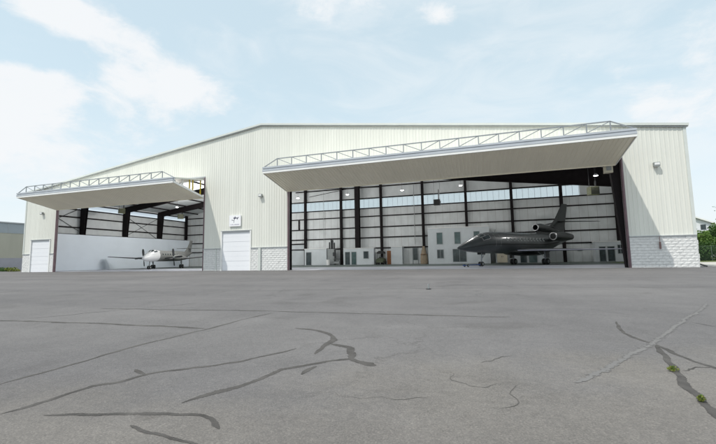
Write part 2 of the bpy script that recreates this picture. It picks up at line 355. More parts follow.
def ragged(m,lo=.62,hi=.86,amp=1.0,sc=22.,flat=0.):
    """the film wears away raggedly towards its edges"""
    t=m.node_tree; L=t.links.new; b=t.nodes['Principled BSDF']; out=[n for n in t.nodes if n.type=='OUTPUT_MATERIAL'][0]
    a=N(t,'ShaderNodeAttribute',attribute_name='edge'); g=N(t,'ShaderNodeNewGeometry'); nz=N(t,'ShaderNodeTexNoise',Scale=sc,Detail=6.,Roughness=.7); L(g.outputs['Position'],nz.inputs['Vector'])
    x=N(t,'ShaderNodeMath',operation='MULTIPLY_ADD'); L(nz.outputs['Fac'],x.inputs[0]); x.inputs[1].default_value=amp; x.inputs[2].default_value=-.5*amp+flat
    y=N(t,'ShaderNodeMath',operation='ADD'); L(a.outputs['Fac'],y.inputs[0]); L(x.outputs[0],y.inputs[1])
    mr=N(t,'ShaderNodeMapRange',interpolation_type='SMOOTHSTEP'); L(y.outputs[0],mr.inputs[0]); mr.inputs['From Min'].default_value=lo; mr.inputs['From Max'].default_value=hi
    tp=N(t,'ShaderNodeBsdfTransparent'); mx=N(t,'ShaderNodeMixShader'); L(mr.outputs[0],mx.inputs[0]); L(b.outputs[0],mx.inputs[1]); L(tp.outputs[0],mx.inputs[2]); L(mx.outputs[0],out.inputs['Surface'])
ragged(M['seal'],.64,.80); ragged(M['joint'],amp=1.3)
CRK=.35; NS=0
S='tar seal'
seals=[([(0,415),(30,406),(62,396),(92,386),(120,382),(149,374),(195,368),(240,362),(268,355.5),(298,348)],.13),([(138,368.5),(144,371),(149,374.5)],.14),
 ([(182,404),(212,394),(240,385.6),(262,377),(281,370),(312,365),(344,359.5),(351,358.5)],.17),
 ([(294,328),(313,330),(329,334.6),(334.5,339.6),(329,344),(321,349),(314.6,354.5)],.20),
 ([(329,344),(340,346),(348.6,348),(351,353),(353,358.6),(365,363),(377,365.7)],.26),([(300,375),(309,369.5),(317,366)],.16),
 ([(41,415.4),(80,414),(120,413.4),(166,414),(190,416.5),(207,419.6),(212,424),(215.5,431)],.10),
 ([(128,426),(134,429),(141,432),(165,437),(195,443),(215,449)],.08),
 ([(615,321),(619,328),(625,334),(640,340),(656,345),(683,357.4),(716,368.6),(735,375)],.13),
 ([(654,345),(664,356),(675,368),(679,377),(683,386),(704,403),(716,413),(730,424)],.17),([(679,370),(695,368.5),(720,368.6)],.05)]
for k,(p,wd) in enumerate(seals): strip(p,wd,'crack_seal',M['seal'],'dark tar seal over a crack in the asphalt')
joints=[([(-5,386),(70,365),(137,346),(170,338),(205,329.6),(240,320.5),(273,312.6)],.11),([(-5,320.5),(18,321),(110,324),(207,328.5)],.16),
 ([(100,308.5),(180,310),(240,310.5),(360,313.5),(480,316.5)],.14),([(-5,322),(100,312),(200,303)],.05),([(476,316.8),(511,316.8)],.12),
 ([(484,364),(492,362),(500,359),(509,355)],.035),([(240,291),(420,288.5),(716,287)],.08),([(500,410),(512,398),(522,384)],.02),
 ([(445,372),(455,380),(470,386),(500,384)],.02),([(330,392),(360,398),(395,400),(440,398)],.02),([(690,322),(716,327)],.06)]
for p,wd in joints: strip(p,wd,'pavement_joint',M['joint'],'thin dirt-filled joint in the asphalt',jit=.5)
M['fadedline']=mat('worn_white_paint',(.133,.131,.129),.9,0,.08,4.)
ragged(M['fadedline'],.60,.66,1.9,14.,.36)
strip([(574,384),(590,377),(609,368),(632,354),(658,339),(680,324),(708,303.5)],.42,'worn_paint_line',M['fadedline'],'faint worn white paint line on the asphalt',jit=0)
# ------------------------------------------------------------------ hangar
W,HR,HE,LEN=76.76,16.13,11.09,30.0
MX=W/2; SL=(HR-HE)/MX
A0,A1,B0,B1=6.33,30.72,41.75,72.25
HD=10.74; WS=2.44; G0,G1,GW,GH=1.655,33.364,3.66,4.27
STEP=14.0; XR=81.2                                   # inner face of the right rear bay
def zr(x): return HR-SL*abs(x-MX)
def zrear(x): return zr(x) if x<MX else HR-(HR-12.75)*(x-MX)/(XR+.2-MX)
hangar=thing('aircraft_hangar','large cream metal aircraft hangar with two open folding doors and white block base','hangar')

def ribbed(mb,x0,x1,zb,zt,y=0.,per=.305):
    xs=[(x0,y)]; k=math.ceil(x0/per)
    while k*per<x1:
        c=k*per
        for dx,dy in ((-.06,0),(-.03,-.021),(.03,-.021),(.06,0)):
            if x0+.002<c+dx<x1-.002: xs.append((c+dx,y+dy))
        k+=1
    if x0<MX<x1: xs.append((MX,y))
    xs.append((x1,y)); xs=sorted(set(xs))
    vs=[];fs=[]
    for x,yy in xs:
        vs+=[(x,yy,zb),(x,yy,zt(x) if callable(zt) else zt)]
    for i in range(len(xs)-1): fs.append((2*i,2*i+2,2*i+3,2*i+1))
    mb.add(vs,fs)
f=MB()
top=lambda x:zr(x)-.02
for x0,x1,zb in ((0,G0-.15,WS),(G0-.15,G0+GW+.15,GH+.15),(G0+GW+.15,A0-.1,WS),(A0-.1,A1+.1,HD+.1),(A1+.1,G1-.15,WS),(G1-.15,G1+GW+.15,GH+.15),(G1+GW+.15,B0-.1,WS),(B0-.1,B1+.1,HD+.1),(B1+.1,W,WS)):
    ribbed(f,x0,x1,zb,top)
f.build('front_wall',M['siding'],hangar)
# inner skin of the front wall
f=MB()
for x0,x1,zb in ((.3,G0,0),(G0+GW,A0,0),(A1,G1,0),(G1+GW,B0,0),(B1,W-.2,0)): f.prism([(x0,zb),(x1,zb),(x1,zr(x1)-.3)]+([(MX,zr(MX)-.3)] if x0<MX<x1 else [])+[(x0,zr(x0)-.3)],.22,.26)
for x0,x1,zb in ((G0,G0+GW,GH),(A0,A1,HD),(G1,G1+GW,GH),(B0,B1,HD)): f.prism([(x0,zb),(x1,zb),(x1,zr(x1)-.3),(x0,zr(x0)-.3)],.22,.26)
f.build('front_wall_lining',M['insul'],hangar)
# opening edges
for x,s in ((A0,-1),(A1,1),(B0,-1),(B1,1)):
    j=MB(); j.box(min(x,x+s*.12),max(x,x+s*.12),-.06,.24,0,HD+.1); j.build('door_jamb',M['jamb'],hangar)
for x0,x1 in ((A0,A1),(B0,B1)):
    j=MB(); j.box(x0-.12,x1+.12,-.06,.42,HD+.1,HD+.24); j.build('door_header',M['trimgrey'],hangar)
# split-face block base
def stone(x0,x1,h=WS):
    mb=MB(); n=11; ch=h/n
    for c in range(n):
        x=x0-(.22 if c%2 else 0)
        while x<x1-.01:
            a,b=max(x,x0),min(x+.46,x1); x+=.46
            if b-a<.04: continue
            nx=3 if b-a>.25 else 2
            z0,z1=c*ch+.006,(c+1)*ch-.006; base=random.uniform(.0,.012)
            ys=[[-.05-base-(random.uniform(0,.016) if 0<i<nx and 0<k<2 else -.010+random.uniform(0,.006)) for i in range(nx+1)] for k in range(3)]
            vs=[(a+.005+(b-a-.01)*i/nx,ys[k][i],z0+(z1-z0)*k/2) for k in range(3) for i in range(nx+1)]
            fs=[(k*(nx+1)+i,k*(nx+1)+i+1,(k+1)*(nx+1)+i+1,(k+1)*(nx+1)+i) for k in range(2) for i in range(nx)]
            mb.add(vs,fs)
    mb.box(x0,x1,-.012,.2,0,h); return mb
PD0,PD1=31.25,32.55      # walk door between left bay and garage door
for x0,x1 in ((.0,G0-.12),(G0+GW+.12,A0-.13),(A1+.13,PD1-.005),(PD1+.105,G1-.12),(G1+GW+.12,B0-.13),(B1+.13,W)):
    stone(x0,x1).build('stone_base',M['stone'],hangar)
    c=MB(); c.box(x0,x1,-.13,-.0,WS,WS+.07); c.build('base_cap',M['trimgrey'],hangar)
# right return of the base and the side walls
sw=MB(); sw.box(-.0,.05,.02,LEN,0,HE-.05); sw.build('side_wall',M['siding'],hangar)
st=MB()
for k in range(7): st.box(W-.1,W+.06+.02*(k%3),.02,STEP,k*WS/7+.01,(k+1)*WS/7-.01)
st.build('stone_base',M['stone'],hangar)
# roof
rf=MB()
rf.prism([(-.25,HE+.0),(MX,HR+.04),(W+.12,HE+.0),(W+.12,HE+.2),(MX,HR+.24),(-.25,HE+.2)],-.12,STEP)
rf.prism([(-.25,zr(0)),(MX,HR+.04),(XR+.3,zrear(XR+.3)),(XR+.3,zrear(XR+.3)+.2),(MX,HR+.24),(-.25,HE+.2)],STEP+.003,LEN+.3)
rf.build('roof',M['white'],hangar)
rl=MB(); rl.prism([(.1,zr(.1)-.25),(MX,HR-.22),(W-.1,zr(.1)-.25),(W-.1,zr(.1)-.2),(MX,HR-.17),(.1,zr(.1)-.2)],.3,STEP)
rl.prism([(.1,zr(.1)-.25),(MX,HR-.22),(XR,zrear(XR)-.25),(XR,zrear(XR)-.2),(MX,HR-.17),(.1,zr(.1)-.2)],STEP+.003,LEN-.05)
rl.build('roof_lining',M['insul'],hangar)
tr=MB(); tr.beam((-.3,-.16,HE+.07),(MX,-.16,HR+.10),.10,.20); tr.beam((MX,-.16,HR+.10),(W+.2,-.16,HE+.07),.10,.20); tr.build('gable_trim',M['trimpale'],hangar)
tr=MB(); tr.beam((-.3,-.12,HE-.09),(MX,-.12,HR-.05),.06,.07); tr.beam((MX,-.12,HR-.05),(W+.1,-.12,HE-.09),.06,.07); tr.build('gable_drip_edge',M['trimgrey'],hangar)
for a_,b_ in ((W-.16,W+.05),(-.05,.14)): ct=MB(); ct.box(a_,b_,-.06,.0,WS+.07,HE-.1); ct.build('corner_trim',M['trimpale'],hangar)
gt=MB(); gt.box(W+.05,W+.2,-.1,STEP,HE-.08,HE+.1); gt.build('gutter',M['trimwhite'],hangar)
ds=MB(); ds.tube((W+.12,.4,.5),(W+.12,.4,.25),.05); ds.tube((W+.12,.4,.27),(W+.42,-.1,.08),.06); ds.build('drain_spout',M['dark'],hangar)

# back wall with translucent band, side walls inside
BY=LEN
def zband(x): return 0
bz0,bz1=10.33,12.02
bw=MB(); bw.box(.2,XR+.1,BY,BY+.12,0,bz0); 
bw.prism([(.2,bz0),(14,bz0),(14,zr(14)-.2),(.2,zr(.2)-.2)],BY,BY+.12)
bw.prism([(14,bz1),(76.2,bz1),(76.2,zrear(76.2)-.1),(MX,HR-.1),(14,zr(14)-.2)],BY,BY+.12)
bw.prism([(76.2,bz0),(XR+.1,bz0),(XR+.1,zrear(XR)-.1),(76.2,zrear(76.2)-.1)],BY,BY+.12)
bw.build('back_wall',M['insul'],hangar)
pn=MB(); pn.box(14,76.2,BY+.05,BY+.06,bz0,bz1); pn.build('translucent_panel',M['panel'],hangar)
mu=MB()
x=14.
while x<76.3: mu.box(x-.02,x+.02,BY+.02,BY+.05,bz0,bz1); x+=.9
M['mull']=mat('panel_lap',(.5,.54,.58),.5)
mu.box(13.9,76.4,BY+.02,BY+.05,bz0-.06,bz0+.02); mu.box(13.9,76.4,BY+.02,BY+.05,bz1-.02,bz1+.06); mu.build('panel_seams',M['mull'],hangar)  # lap seams between panels; rails added only to join the strips
lw=MB(); lw.box(.1,.22,.3,LEN,0,9.7); lw.box(.1,.22,.3,LEN,10.5,HE-.2); lw.build('left_wall_lining',M['insul'],hangar)
pn=MB(); pn.box(.15,.16,1.,LEN-.4,9.7,10.5); pn.build('translucent_panel',M['panel'],hangar)
# daylight reaches the left band through a slot in the outer wall
hangar_left=[o for o in hangar.children if o.name.startswith('side_wall')][0]
me=hangar_left.data; me.clear_geometry()
sw=MB(); sw.box(0,.05,.02,LEN,0,9.7); sw.box(0,.05,.02,LEN,10.5,HE-.05); sw.box(0,.05,.02,1.,9.7,10.5)
me.from_pydata(sw.v,[],sw.f); me.update()
sw=MB(); sw.box(W-.05,W,.02,STEP,WS,HE-.05); sw.build('side_wall',M['siding'],hangar)
sw=MB(); sw.box(W-.05,XR+.25,STEP-.1,STEP-.05,0,12.6); sw.box(XR+.2,XR+.25,STEP-.05,LEN+.12,0,12.6); sw.build('side_wall',M['siding'],hangar)
lp=MB(); lp.box(1.42,1.48,.6,LEN-.2,.01,5.55); lp.build('liner_panel',M['liner'],hangar)
rw=MB(); rw.box(W-.25,W-.2,.3,STEP,0,HE-.2); rw.box(W-.25,XR+.1,STEP-.02,STEP+.02,0,12.6); rw.box(XR,XR+.1,STEP,LEN,0,12.6); rw.build('right_wall_lining',M['insul'],hangar)
# girts
for z in (2.95,4.85,6.75,8.75,10.25,12.1):
    gb=MB(); gb.box(.25,XR,BY-.22,BY-.01,z-.09,z+.09); gb.build('girt',M['red'],hangar)
gb=MB(); gb.box(27,70,BY-.22,BY-.01,14.1,14.28); gb.build('girt',M['red'],hangar)
for z in (5.62,6.75,8.35,9.62,10.55):
    gb=MB(); gb.box(.24,.46,.3,BY-.23,z-.09,z+.09); gb.build('girt',M['red'],hangar)
# insulation seams
sm=MB(); x=1.5
while x<81: sm.box(x-.02,x+.02,BY-.012,BY-.004,0,bz0); x+=1.22
M['seam']=mat('insulation_seam',(.47,.47,.46),.7); sm.build('insulation_seam',M['seam'],hangar)
# end-wall posts
for k,x in enumerate((.75,7.4,14.7,22.0,29.23,36.61,44.33,51.84,59.1,66.24,73.45,80.78)):
    cb=MB(); cb.iz(x,BY-.45,0,zrear(x)-.3,.42,.42,.03); cb.build('column',M['red'],hangar)
cb=MB(); cb.iz(40.0,BY-1.,0,HR-.5,.85,.7,.04); cb.box(39.4,40.6,BY-1.4,BY-.6,0,.06); cb.build('column',M['red'],hangar)
# rigid frames: rafters and tapered side columns
def frame(y,depL,depR,right=True):
    zz=zr if y<7.4 else zrear
    for s in (0,1):
        rb=MB()
        if s and y<8: p=[(W-.4,zr(W-.4)-.3),(MX,HR-.3),(MX,12.35),(W-1.7,7.68)]
        elif s==0: x0,x1=.5,MX; p=[(x0,zz(x0)-.3),(x1,zz(x1)-.3),(x1,zz(x1)-.3-depL*.95),(x0+1.1,zz(x0+1.1)-.3-depL)]
        else: x0,x1=W-.4,MX; p=[(x0,zz(x0)-.3),(x1,zz(x1)-.3),(x1,zz(x1)-.3-depR*.8),(x0-1.3,zz(x0-1.3)-.3-depR)]
        rb.prism(p,y-.015,y+.015)
        rb.beam((p[2][0],y,p[2][1]),(p[3][0],y,p[3][1]),.34,.04); rb.beam((p[0][0],y,p[0][1]),(p[1][0],y,p[1][1]),.34,.04)
        rb.build('rafter',M['red'],hangar)
    zt=zz(.5)-.3-.02
    cb=MB(); cb.prism([(.25,0),(.8,0),(1.6,zt-depL*.85),(1.6,zt),(.25,zt)],y-.02,y+.02); cb.beam((.8,y,0),(1.6,y,zt-depL*.85),.42,.05); cb.beam((1.6,y,zt-depL*.85),(1.6,y,zt),.42,.05); cb.beam((.28,y,0),(.28,y,zt),.42,.05)
    # frame stands as a solid plate girder
    cb.prism([(.3,0),(.78,0),(1.55,zt-depL*.85),(.3,zt-depL*.85)],y-.17,y+.17); cb.build('column',M['red'],hangar)
    if right:
        xr=W-.4; zt=zr(xr)-.32
        cb=MB(); cb.prism([(xr,0),(xr-.6,0),(xr-1.5,7.6),(xr-1.5,zt),(xr,zt)],y-.17,y+.17); cb.build('column',M['red'],hangar)
for y in (7.5,15.0,22.5): frame(y,.95,3.35 if y<8 else (2.2 if y<16 else 1.2),right=y<8)
# front frame post beside the right opening, wide at its head
cb=MB(); cb.prism([(72.75,0),(72.2,0),(71.55,HD-1.6),(71.3,HD-.2),(72.75,HD-.2)],.5,.9); cb.build('column',M['red'],hangar)
cb=MB(); cb.prism([(4.5,0),(5.1,0),(5.1,HD-.2),(4.5,HD-.2)],.5,.9); cb.build('column',M['red'],hangar)
for x in (31.0,41.45):
    cb=MB(); cb.iz(x,.7,0,HD,.4,.4); cb.build('column',M['red'],hangar)
# roof purlins seen through the left bay
for x in (3.5,7.5,11.5,15.5,19.5,23.5):
    pb=MB(); pb.beam((x,.4,zr(x)-.38),(x,BY-.1,zr(x)-.38),.08,.2); pb.build('purlin',M['red'],hangar)
# cross bracing on the left wall and rear wall
for y0,y1,z0,z1 in ((15.3,22.2,5.7,9.5),(.9,7.2,6.2,9.8)):
    xb=MB(); xb.tube((.34,y0,z0),(.34,y1,z1),.035,n=6); xb.tube((.34,y0,z1),(.34,y1,z0),.035,n=6); xb.build('brace_rod',M['dark'],hangar)
xb=MB(); xb.tube((30,BY-.3,13.1),(44,BY-.3,14.9),.05,n=6); xb.tube((30,BY-.3,14.6),(44,BY-.3,14.0),.05,n=6); xb.build('brace_rod',M['dark'],hangar)
# small things fixed to the back wall
ph=MB(); ph.box(26.2,28.95,BY-.1,BY-.02,.02,3.95); ph.build('liner_panel',M['office'],hangar)
ph=MB(); ph.box(27.6,27.85,BY-.24,BY-.05,6.85,8.66); ph.build('opening_post',M['red'],hangar)
ph=MB(); ph.box(26,29,BY-.26,BY-.12,3.95,4.15); ph.build('opening_header',M['red'],hangar)
cd=MB(); cd.tube((50.3,BY-.3,3.4),(50.3,BY-.3,14.),.05,n=6); cd.build('conduit',M['trimgrey'],hangar)
cd=MB(); cd.tube((33.,BY-.3,3.4),(33.,BY-.3,13.8),.03,n=6); cd.build('conduit',M['trimgrey'],hangar)
dd=MB(); dd.box(49.85,50.65,BY-.10,BY-.01,.7,2.75); d0=dd.build('rear_door',M['glassdark'],hangar)
dd=MB(); dd.box(49.72,49.85,BY-.11,BY,.02,2.85); dd.box(50.65,50.78,BY-.11,BY,.02,2.85); dd.box(49.85,50.65,BY-.11,BY,2.75,2.85); dd.build('door_frame',M['frame'],d0)
ve=MB(); ve.box(75.2,75.9,BY-.3,BY-.05,1.75,2.0); ve.build('wall_vent',M['dark'],hangar)

# bifold doors
def bifold(x0,x1):
    y,zf,zh=-4.62,9.42,8.44
    lo=MB()    # lower leaf: ribbed skin below, plain above
    n=int((x1-x0)/.305); xs=[]
    for k in range(n+1):
        c=x0+(x1-x0)*k/n
        for dx,o in ((-.05,0),(-.028,.035),(.028,.035),(.05,0)):
            if x0<=c+dx<=x1: xs.append((c+dx,o))
    vs=[];fs=[]
    for x,o in xs: vs+=[(x,y+.03,zf-o),(x,-.10,zh-o)]
    for i in range(len(xs)-1): fs.append((2*i+1,2*i+3,2*i+2,2*i))
    lo.add(vs,fs)
    lo.add([(x0,y+.03,zf+.004),(x1,y+.03,zf+.004),(x1,-.10,zh+.004),(x0,-.10,zh+.004),(x0,y+.03,zf+.16),(x1,y+.03,zf+.16),(x1,-.10,zh+.16),(x0,-.10,zh+.16)],
           [(4,5,6,7),(0,4,7,3),(1,2,6,5),(2,3,7,6),(0,1,5,4),(0,3,2,1)])
    d=lo.build('folding_door',M['leaf'],hangar)
    e=MB(); e.box(x0-.02,x1+.02,-.098,-.04,zh-.09,zh+.17); e.build('hinge_cover',M['leaf'],d)
    up=MB()
    up.add([(x0,y+.25,10.0),(x1,y+.25,10.0),(x1,.0,10.66),(x0,.0,10.66),(x0,y+.25,9.86),(x1,y+.25,9.86),(x1,.0,10.5),(x0,.0,10.5)],
           [(3,2,1,0),(4,5,6,7),(0,1,5,4),(1,2,6,5),(2,3,7,6),(3,0,4,7)])
    up.build('upper_leaf',M['siding'],d)
    e=MB(); e.box(x0-.03,x1+.03,y-.10,y+.03,zf-.06,zf+.12); e.build('front_edge_trim',M['trimwhite'],d)
    for x,s in ((x0,-1),(x1,1)):
        e=MB(); a,b=(x-.07,x-.001) if s<0 else (x+.001,x+.07)
        e.add([(a,y,zf-.05),(b,y,zf-.05),(b,-.1,zh-.05),(a,-.1,zh-.05),(a,y,zf+.17),(b,y,zf+.17),(b,-.1,zh+.17),(a,-.1,zh+.17)],[(0,3,2,1),(4,5,6,7),(0,1,5,4),(1,2,6,5),(2,3,7,6),(3,0,4,7)])
        e.build('end_trim',M['trimwhite'],d)
    bm=MB(); bm.box(x0-.05,x1+.05,y-.12,y+.2,zf+.13,zf+.32); bm.box(x0-.0,x1+.0,y-.05,y+.15,zf+.32,zf+.4); bm.box(x0-.05,x1+.05,y-.12,y+.2,zf+.4,zf+.55); bm.build('edge_beam',M['beamblue'],d)
    tb=MB(); zb=zf+.56; zt=zf+1.27; yy=y+.02; m=int(round((x1-x0-3.1)/1.525)); s0=x0+1.5; st_=(x1-x0-3.0)/m
    tb.beam((s0,yy,zt),(x1-1.5,yy,zt),.08,.08)
    P=[s0+k*st_ for k in range(m+1)]
    for x in P: tb.beam((x,yy,zb),(x,yy,zt),.07,.07)
    for k in range(m):
        a,b=(P[k],P[k+1])
        if k<m/2: tb.beam((a,yy,zt),(b,yy,zb+.02),.05,.05)
        else: tb.beam((a,yy,zb+.02),(b,yy,zt),.05,.05)
    tb.beam((x0+.05,yy,zb),(s0,yy,zt),.07,.07); tb.beam((x1-.05,yy,zb),(x1-1.5,yy,zt),.07,.07)
    tb.build('truss',M['galv'],d)
    for k in range(9):
        x=x0+.6+(x1-x0-1.2)*k/8
        hg=MB(); hg.beam((x,-.25,zh+.28),(x,y+.35,9.78),.08,.18); hg.build('leaf_rib',M['galv'],d)
    return d
dl=bifold(A0-.1,A1-.02); dr=bifold(B0-.2,B1-.42)
for y_,m_ in ((-.35,'yellow'),(-1.55,'yellow'),(-2.05,'yellow'),(-3.1,'trimwhite')):
    z1=10.66+.66*(y_/4.37)-.16; z0=8.44+.98*(-y_/4.5)+.16
    s_=MB(); s_.box(A1-.32,A1-.22,y_-.05,y_+.05,z0,z1); s_.build('lift_strap',M[m_],dl)

# sectional garage doors and the walk door
for gx in (G0,G1):
    gd=MB(); n=8
    for k in range(n): gd.box(gx,gx+GW,.03+.012*(k%2),.1,k*GH/n+.012,(k+1)*GH/n-.006); 
    gd.box(gx,gx+GW,.06,.11,0,GH)
    d=gd.build('garage_door',M['garage'],hangar)
    for xa in (gx-.15,gx+GW): fr=MB(); fr.box(xa,xa+.15,-.1,.14,0,GH+.12); fr.build('door_frame',M['trimwhite'],d)
    fr=MB(); fr.box(gx-.15,gx+GW+.15,-.11,.14,GH+.12,GH+.2); fr.box(gx,gx+GW,-.06,.02,GH-.0,GH+.12); fr.build('door_header',M['trimgrey'],d)
p=MB(); p.box(PD1,PD1+.1,-.1,-.012,0,WS-.02); p.build('downpipe_cover',M['trimpale'],hangar)
p=MB(); p.box(38.15,38.45,-.2,-.101,0,WS-.02); p.build('downpipe_cover',M['trimpale'],hangar)
# small fittings by the right-hand corner
rb=MB(); rb.box(74.30,74.40,-.2,-.115,1.45,2.0); rb.tube((74.35,-.16,2.0),(74.35,-.16,2.45),.02); rb.build('pipe_fitting',M['redbox'],hangar)

# ------------------------------------------------------------------ wall lamps, sign
def wall_lamp(x,z,label):
    t_=thing('wall_lamp',label,'lamp',(x,0,z),group='lamps on the hangar front')
    b=MB(); b.box(-.10,.10,-.08,-.041,-.12,.12); b.build('back_plate',M['dark'],t_)
    h=MB(); h.prism([(-.2,-.14),(.2,-.14),(.2,.16),(-.2,.16)],-.34,-.081); h.build('housing',M['grey'],t_)
    l=MB(); l.box(-.16,.16,-.30,-.12,-.17,-.141); l.box(-.17,.17,-.345,-.341,-.05,.12); l.build('lens',M['white'],t_)
    return t_
wall_lamp(3.63,8.05,'small grey wall lamp above the left end garage door')
wall_lamp(38.4,8.15,'small grey wall lamp above right of the white sign')
wall_lamp(74.6,8.15,'small grey wall lamp on the siding right of the large door opening')
sg=thing('emblem_sign','square white sign with dark winged emblem above the middle garage door','sign',(35.1,-.05,5.53))
s_=MB(); s_.box(-.76,.76,-.1,-.0,-.62,.62); s_.build('board',M['signwhite'],sg)
def poly(mb,pts,y=-.104): 
    n=len(pts); mb.add([(x,y,z) for x,z in pts]+[(x,y+.0035,z) for x,z in pts],[tuple(range(n)),tuple(range(2*n-1,n-1,-1))]+[(i,(i+1)%n,(i+1)%n+n,i+n) for i in range(n)])
em=MB()
poly(em,[(-.22,.28),(-.1,.42),(.02,.40),(.12,.44),(.16,.34),(.40,.36),(.46,.44),(.5,.34),(.40,.26),(.34,.14),(.28,.14),(.26,.26),(.06,.24),(-.02,.20)])
poly(em,[(-.10,.22),(-.02,.24),(-.08,.02),(-.10,-.22),(-.14,-.22),(-.14,.02)])
poly(em,[(-.40,.14),(-.16,.06),(-.16,.02),(-.42,.06)])
poly(em,[(-.02,.48),(.04,.56),(.05,.42)])
em.build('emblem',M['signink'],sg)
em=MB()
for x,w_ in ((-.58,.06),(-.40,.09),(-.26,.05),(-.02,.10),(.14,.08),(.26,.09),(.40,.08),(.52,.06)): poly(em,[(x,-.44),(x+w_,-.44),(x+w_,-.36),(x,-.36)])
poly(em,[(-.58,-.47),(.58,-.47),(.58,-.437),(-.58,-.437)],-.1045); em.build('lettering',M['signgrey'],sg)
# ------------------------------------------------------------------ high-bay lamps (lit) and heaters
def roofz(x,y): return (zr(x) if y<7.6 else zrear(x))-.25
hb=thing('high_bay_lamp','x','lamp',(0,0,0),group='lit lamps under the hangar roof')
b=MB(); b.tube((0,0,.02),(0,0,.22),.22,.10,16); b.build('reflector',M['trimgrey'],hb,True,40)
l=MB(); l.tube((0,0,0),(0,0,.018),.17,n=16); l.build('lens',M['lampon'],hb)
rd=MB(); rd.tube((0,0,.22),(0,0,3.4),.012,n=6); rd.build('rod',M['dark'],hb)
spots=[((35.14,15,10.34),'lit lamp hanging left of the first tall post in the large bay'),((43.11,15,10.33),'lit lamp hanging beside the thick dark centre post'),
 ((51.12,15,10.36),'lit lamp hanging left of the dark heater box'),((58.94,15,10.42),'lit lamp hanging right of the dark heater box'),
 ((73.7,15,9.35),'lower lit lamp hanging beside the greenish heater at right'),((71.5,4.0,8.37),'lit lamp against the dark rafter at the right of the large bay'),((12.22,15,10.3),'lit lamp hanging in the left bay above the propeller plane'),
 ((20.2,15,10.3),'unseen lamp added behind the folded door to light the left bay'),((27.8,15,10.3),'unseen lamp added behind the siding to light the left bay')]  # last two are unseen lamps, added to brighten the left bay
lamps=[hb]+[copy_tree(hb) for _ in spots[1:]]
for o,(p,lab) in zip(lamps,spots):
    o.location=p; o['label']=lab
    ll=bpy.data.lights.new('high_bay_light','POINT'); ll.shadow_soft_size=.4; ll.energy={5:25,6:560,7:1500,8:1400}.get(lamps.index(o),510); ll.color=(1,.98,.95)
    lo_=bpy.data.objects.new('high_bay_light',ll); COL.objects.link(lo_); lo_.parent=o; lo_.location=(0,0,-.45)
HEATR=(71.5,5.2,7.15)
def heater(loc,m,label,s=1.,rod=3.,rz=0):
    t_=thing('unit_heater',label,'heater',loc,rz,group='heaters hanging from the roof')
    b=MB(); b.box(-.5*s,.5*s,-.35*s,.35*s,-.45*s,.45*s); b.build('cabinet',m,t_)
    g_=MB()
    for k in range(6): g_.box(-.42*s,.42*s,-.40*s,-.352*s,(-.38+.14*k)*s,(-.30+.14*k)*s)
    g_.box(-.46*s,-.42*s,-.4*s,-.352*s,-.42*s,.42*s); g_.box(.42*s,.46*s,-.4*s,-.352*s,-.42*s,.42*s); g_.build('louvre',M['dark'],t_)
    f_=MB(); f_.tube((.28*s,.35*s,.1*s),(.28*s,.6*s,.1*s),.3*s,n=14); f_.tube((.3*s,0,.45*s),(.3*s,0,.45*s+rod*.3),.09*s,n=10); f_.build('flue',M['dark'],t_)
    r_=MB(); r_.tube((-.42*s,0,.45*s),(-.42*s,0,.45*s+rod),.022,n=6); r_.tube((.46*s,.2*s,.45*s),(.46*s,.2*s,.45*s+rod),.022,n=6); r_.build('hanger_rod',M['dark'],t_)
heater((55.7,16,8.55),M['dark'],'dark heater box hanging on rods before the bright rear window band',.85,4.6)
heater(HEATR,M['ygreen'],'yellow green heater hanging at the upper right of the large bay',.85,2.0,R(20))
heater((5.2,10.5,9.55),M['ygreen'],'yellow green heater hanging by the left wall behind the left door',.9,1.8,R(60))
heater((5.4,23.0,9.9),M['ygreen'],'greenish heater hanging deeper in the left bay above the plane',.95,1.8,R(60))
t_=thing('door_motor_box','beige motor box mounted high on the right jamb of the large opening','motor box',(71.45,.42,8.35))
b=MB(); b.box(-.3,.3,-.2,.2,-.5,.5); b.build('cabinet',M['beige'],t_)
b=MB(); b.tube((-.1,0,.2),(-.42,0,.2),.16,n=12); b.box(-.18,.18,-.25,-.201,-.3,.1); b.build('drum',M['grey'],t_)

# ------------------------------------------------------------------ rooms along the back wall
def window(mb_par,x0,x1,y,z0,z1,glass='glassdark',name='window',bars=0):
    fr=MB(); e=.07
    fr.box(x0-e,x1+e,y-.05,y-.002,z0-e,z0); fr.box(x0-e,x1+e,y-.05,y-.002,z1,z1+e); fr.box(x0-e,x0,y-.05,y-.002,z0,z1); fr.box(x1,x1+e,y-.05,y-.002,z0,z1)
    if bars: xm=(x0+x1)/2; fr.box(xm-.03,xm+.03,y-.045,y-.012,z0,z1)
    f_=fr.build(name,M['frame'],mb_par)
    p=MB(); p.box(x0,x1,y-.02,y-.008,z0,z1); p.build('pane',M[glass],f_)
    return f_
def room(name,label,x0,x1,y0,y1,h,cat='office',m='office'):
    t_=thing(name,label,cat,(0,0,0))
    wl=MB(); wl.box(x0,x1,y0,y1,.006,h); wl.build('wall',M[m],t_)
    cp=MB(); cp.box(x0-.06,x1+.06,y0-.06,y1,h+.001,h+.1); cp.build('roof',M['white'],t_)
    return t_
rA=room('site_office','low white office with one dark door at the left end of the rear wall',30.0,34.4,27.6,29.4,2.95)
window(rA,30.35,31.35,27.6,.05,2.35,name='door')
rB=room('site_office','low white office with glass doors and one window beside the thick post',37.7,43.35,27.6,28.5,2.85)
window(rB,38.05,38.9,27.6,.05,2.25,name='door'); window(rB,39.25,40.1,27.6,.05,2.25,'teal',name='door'); window(rB,41.5,42.35,27.6,1.1,2.3)
rC=room('storage_closet','plain white tall closet with a brown wooden door on its left',46.35,48.3,27.9,29.4,2.98,'closet')
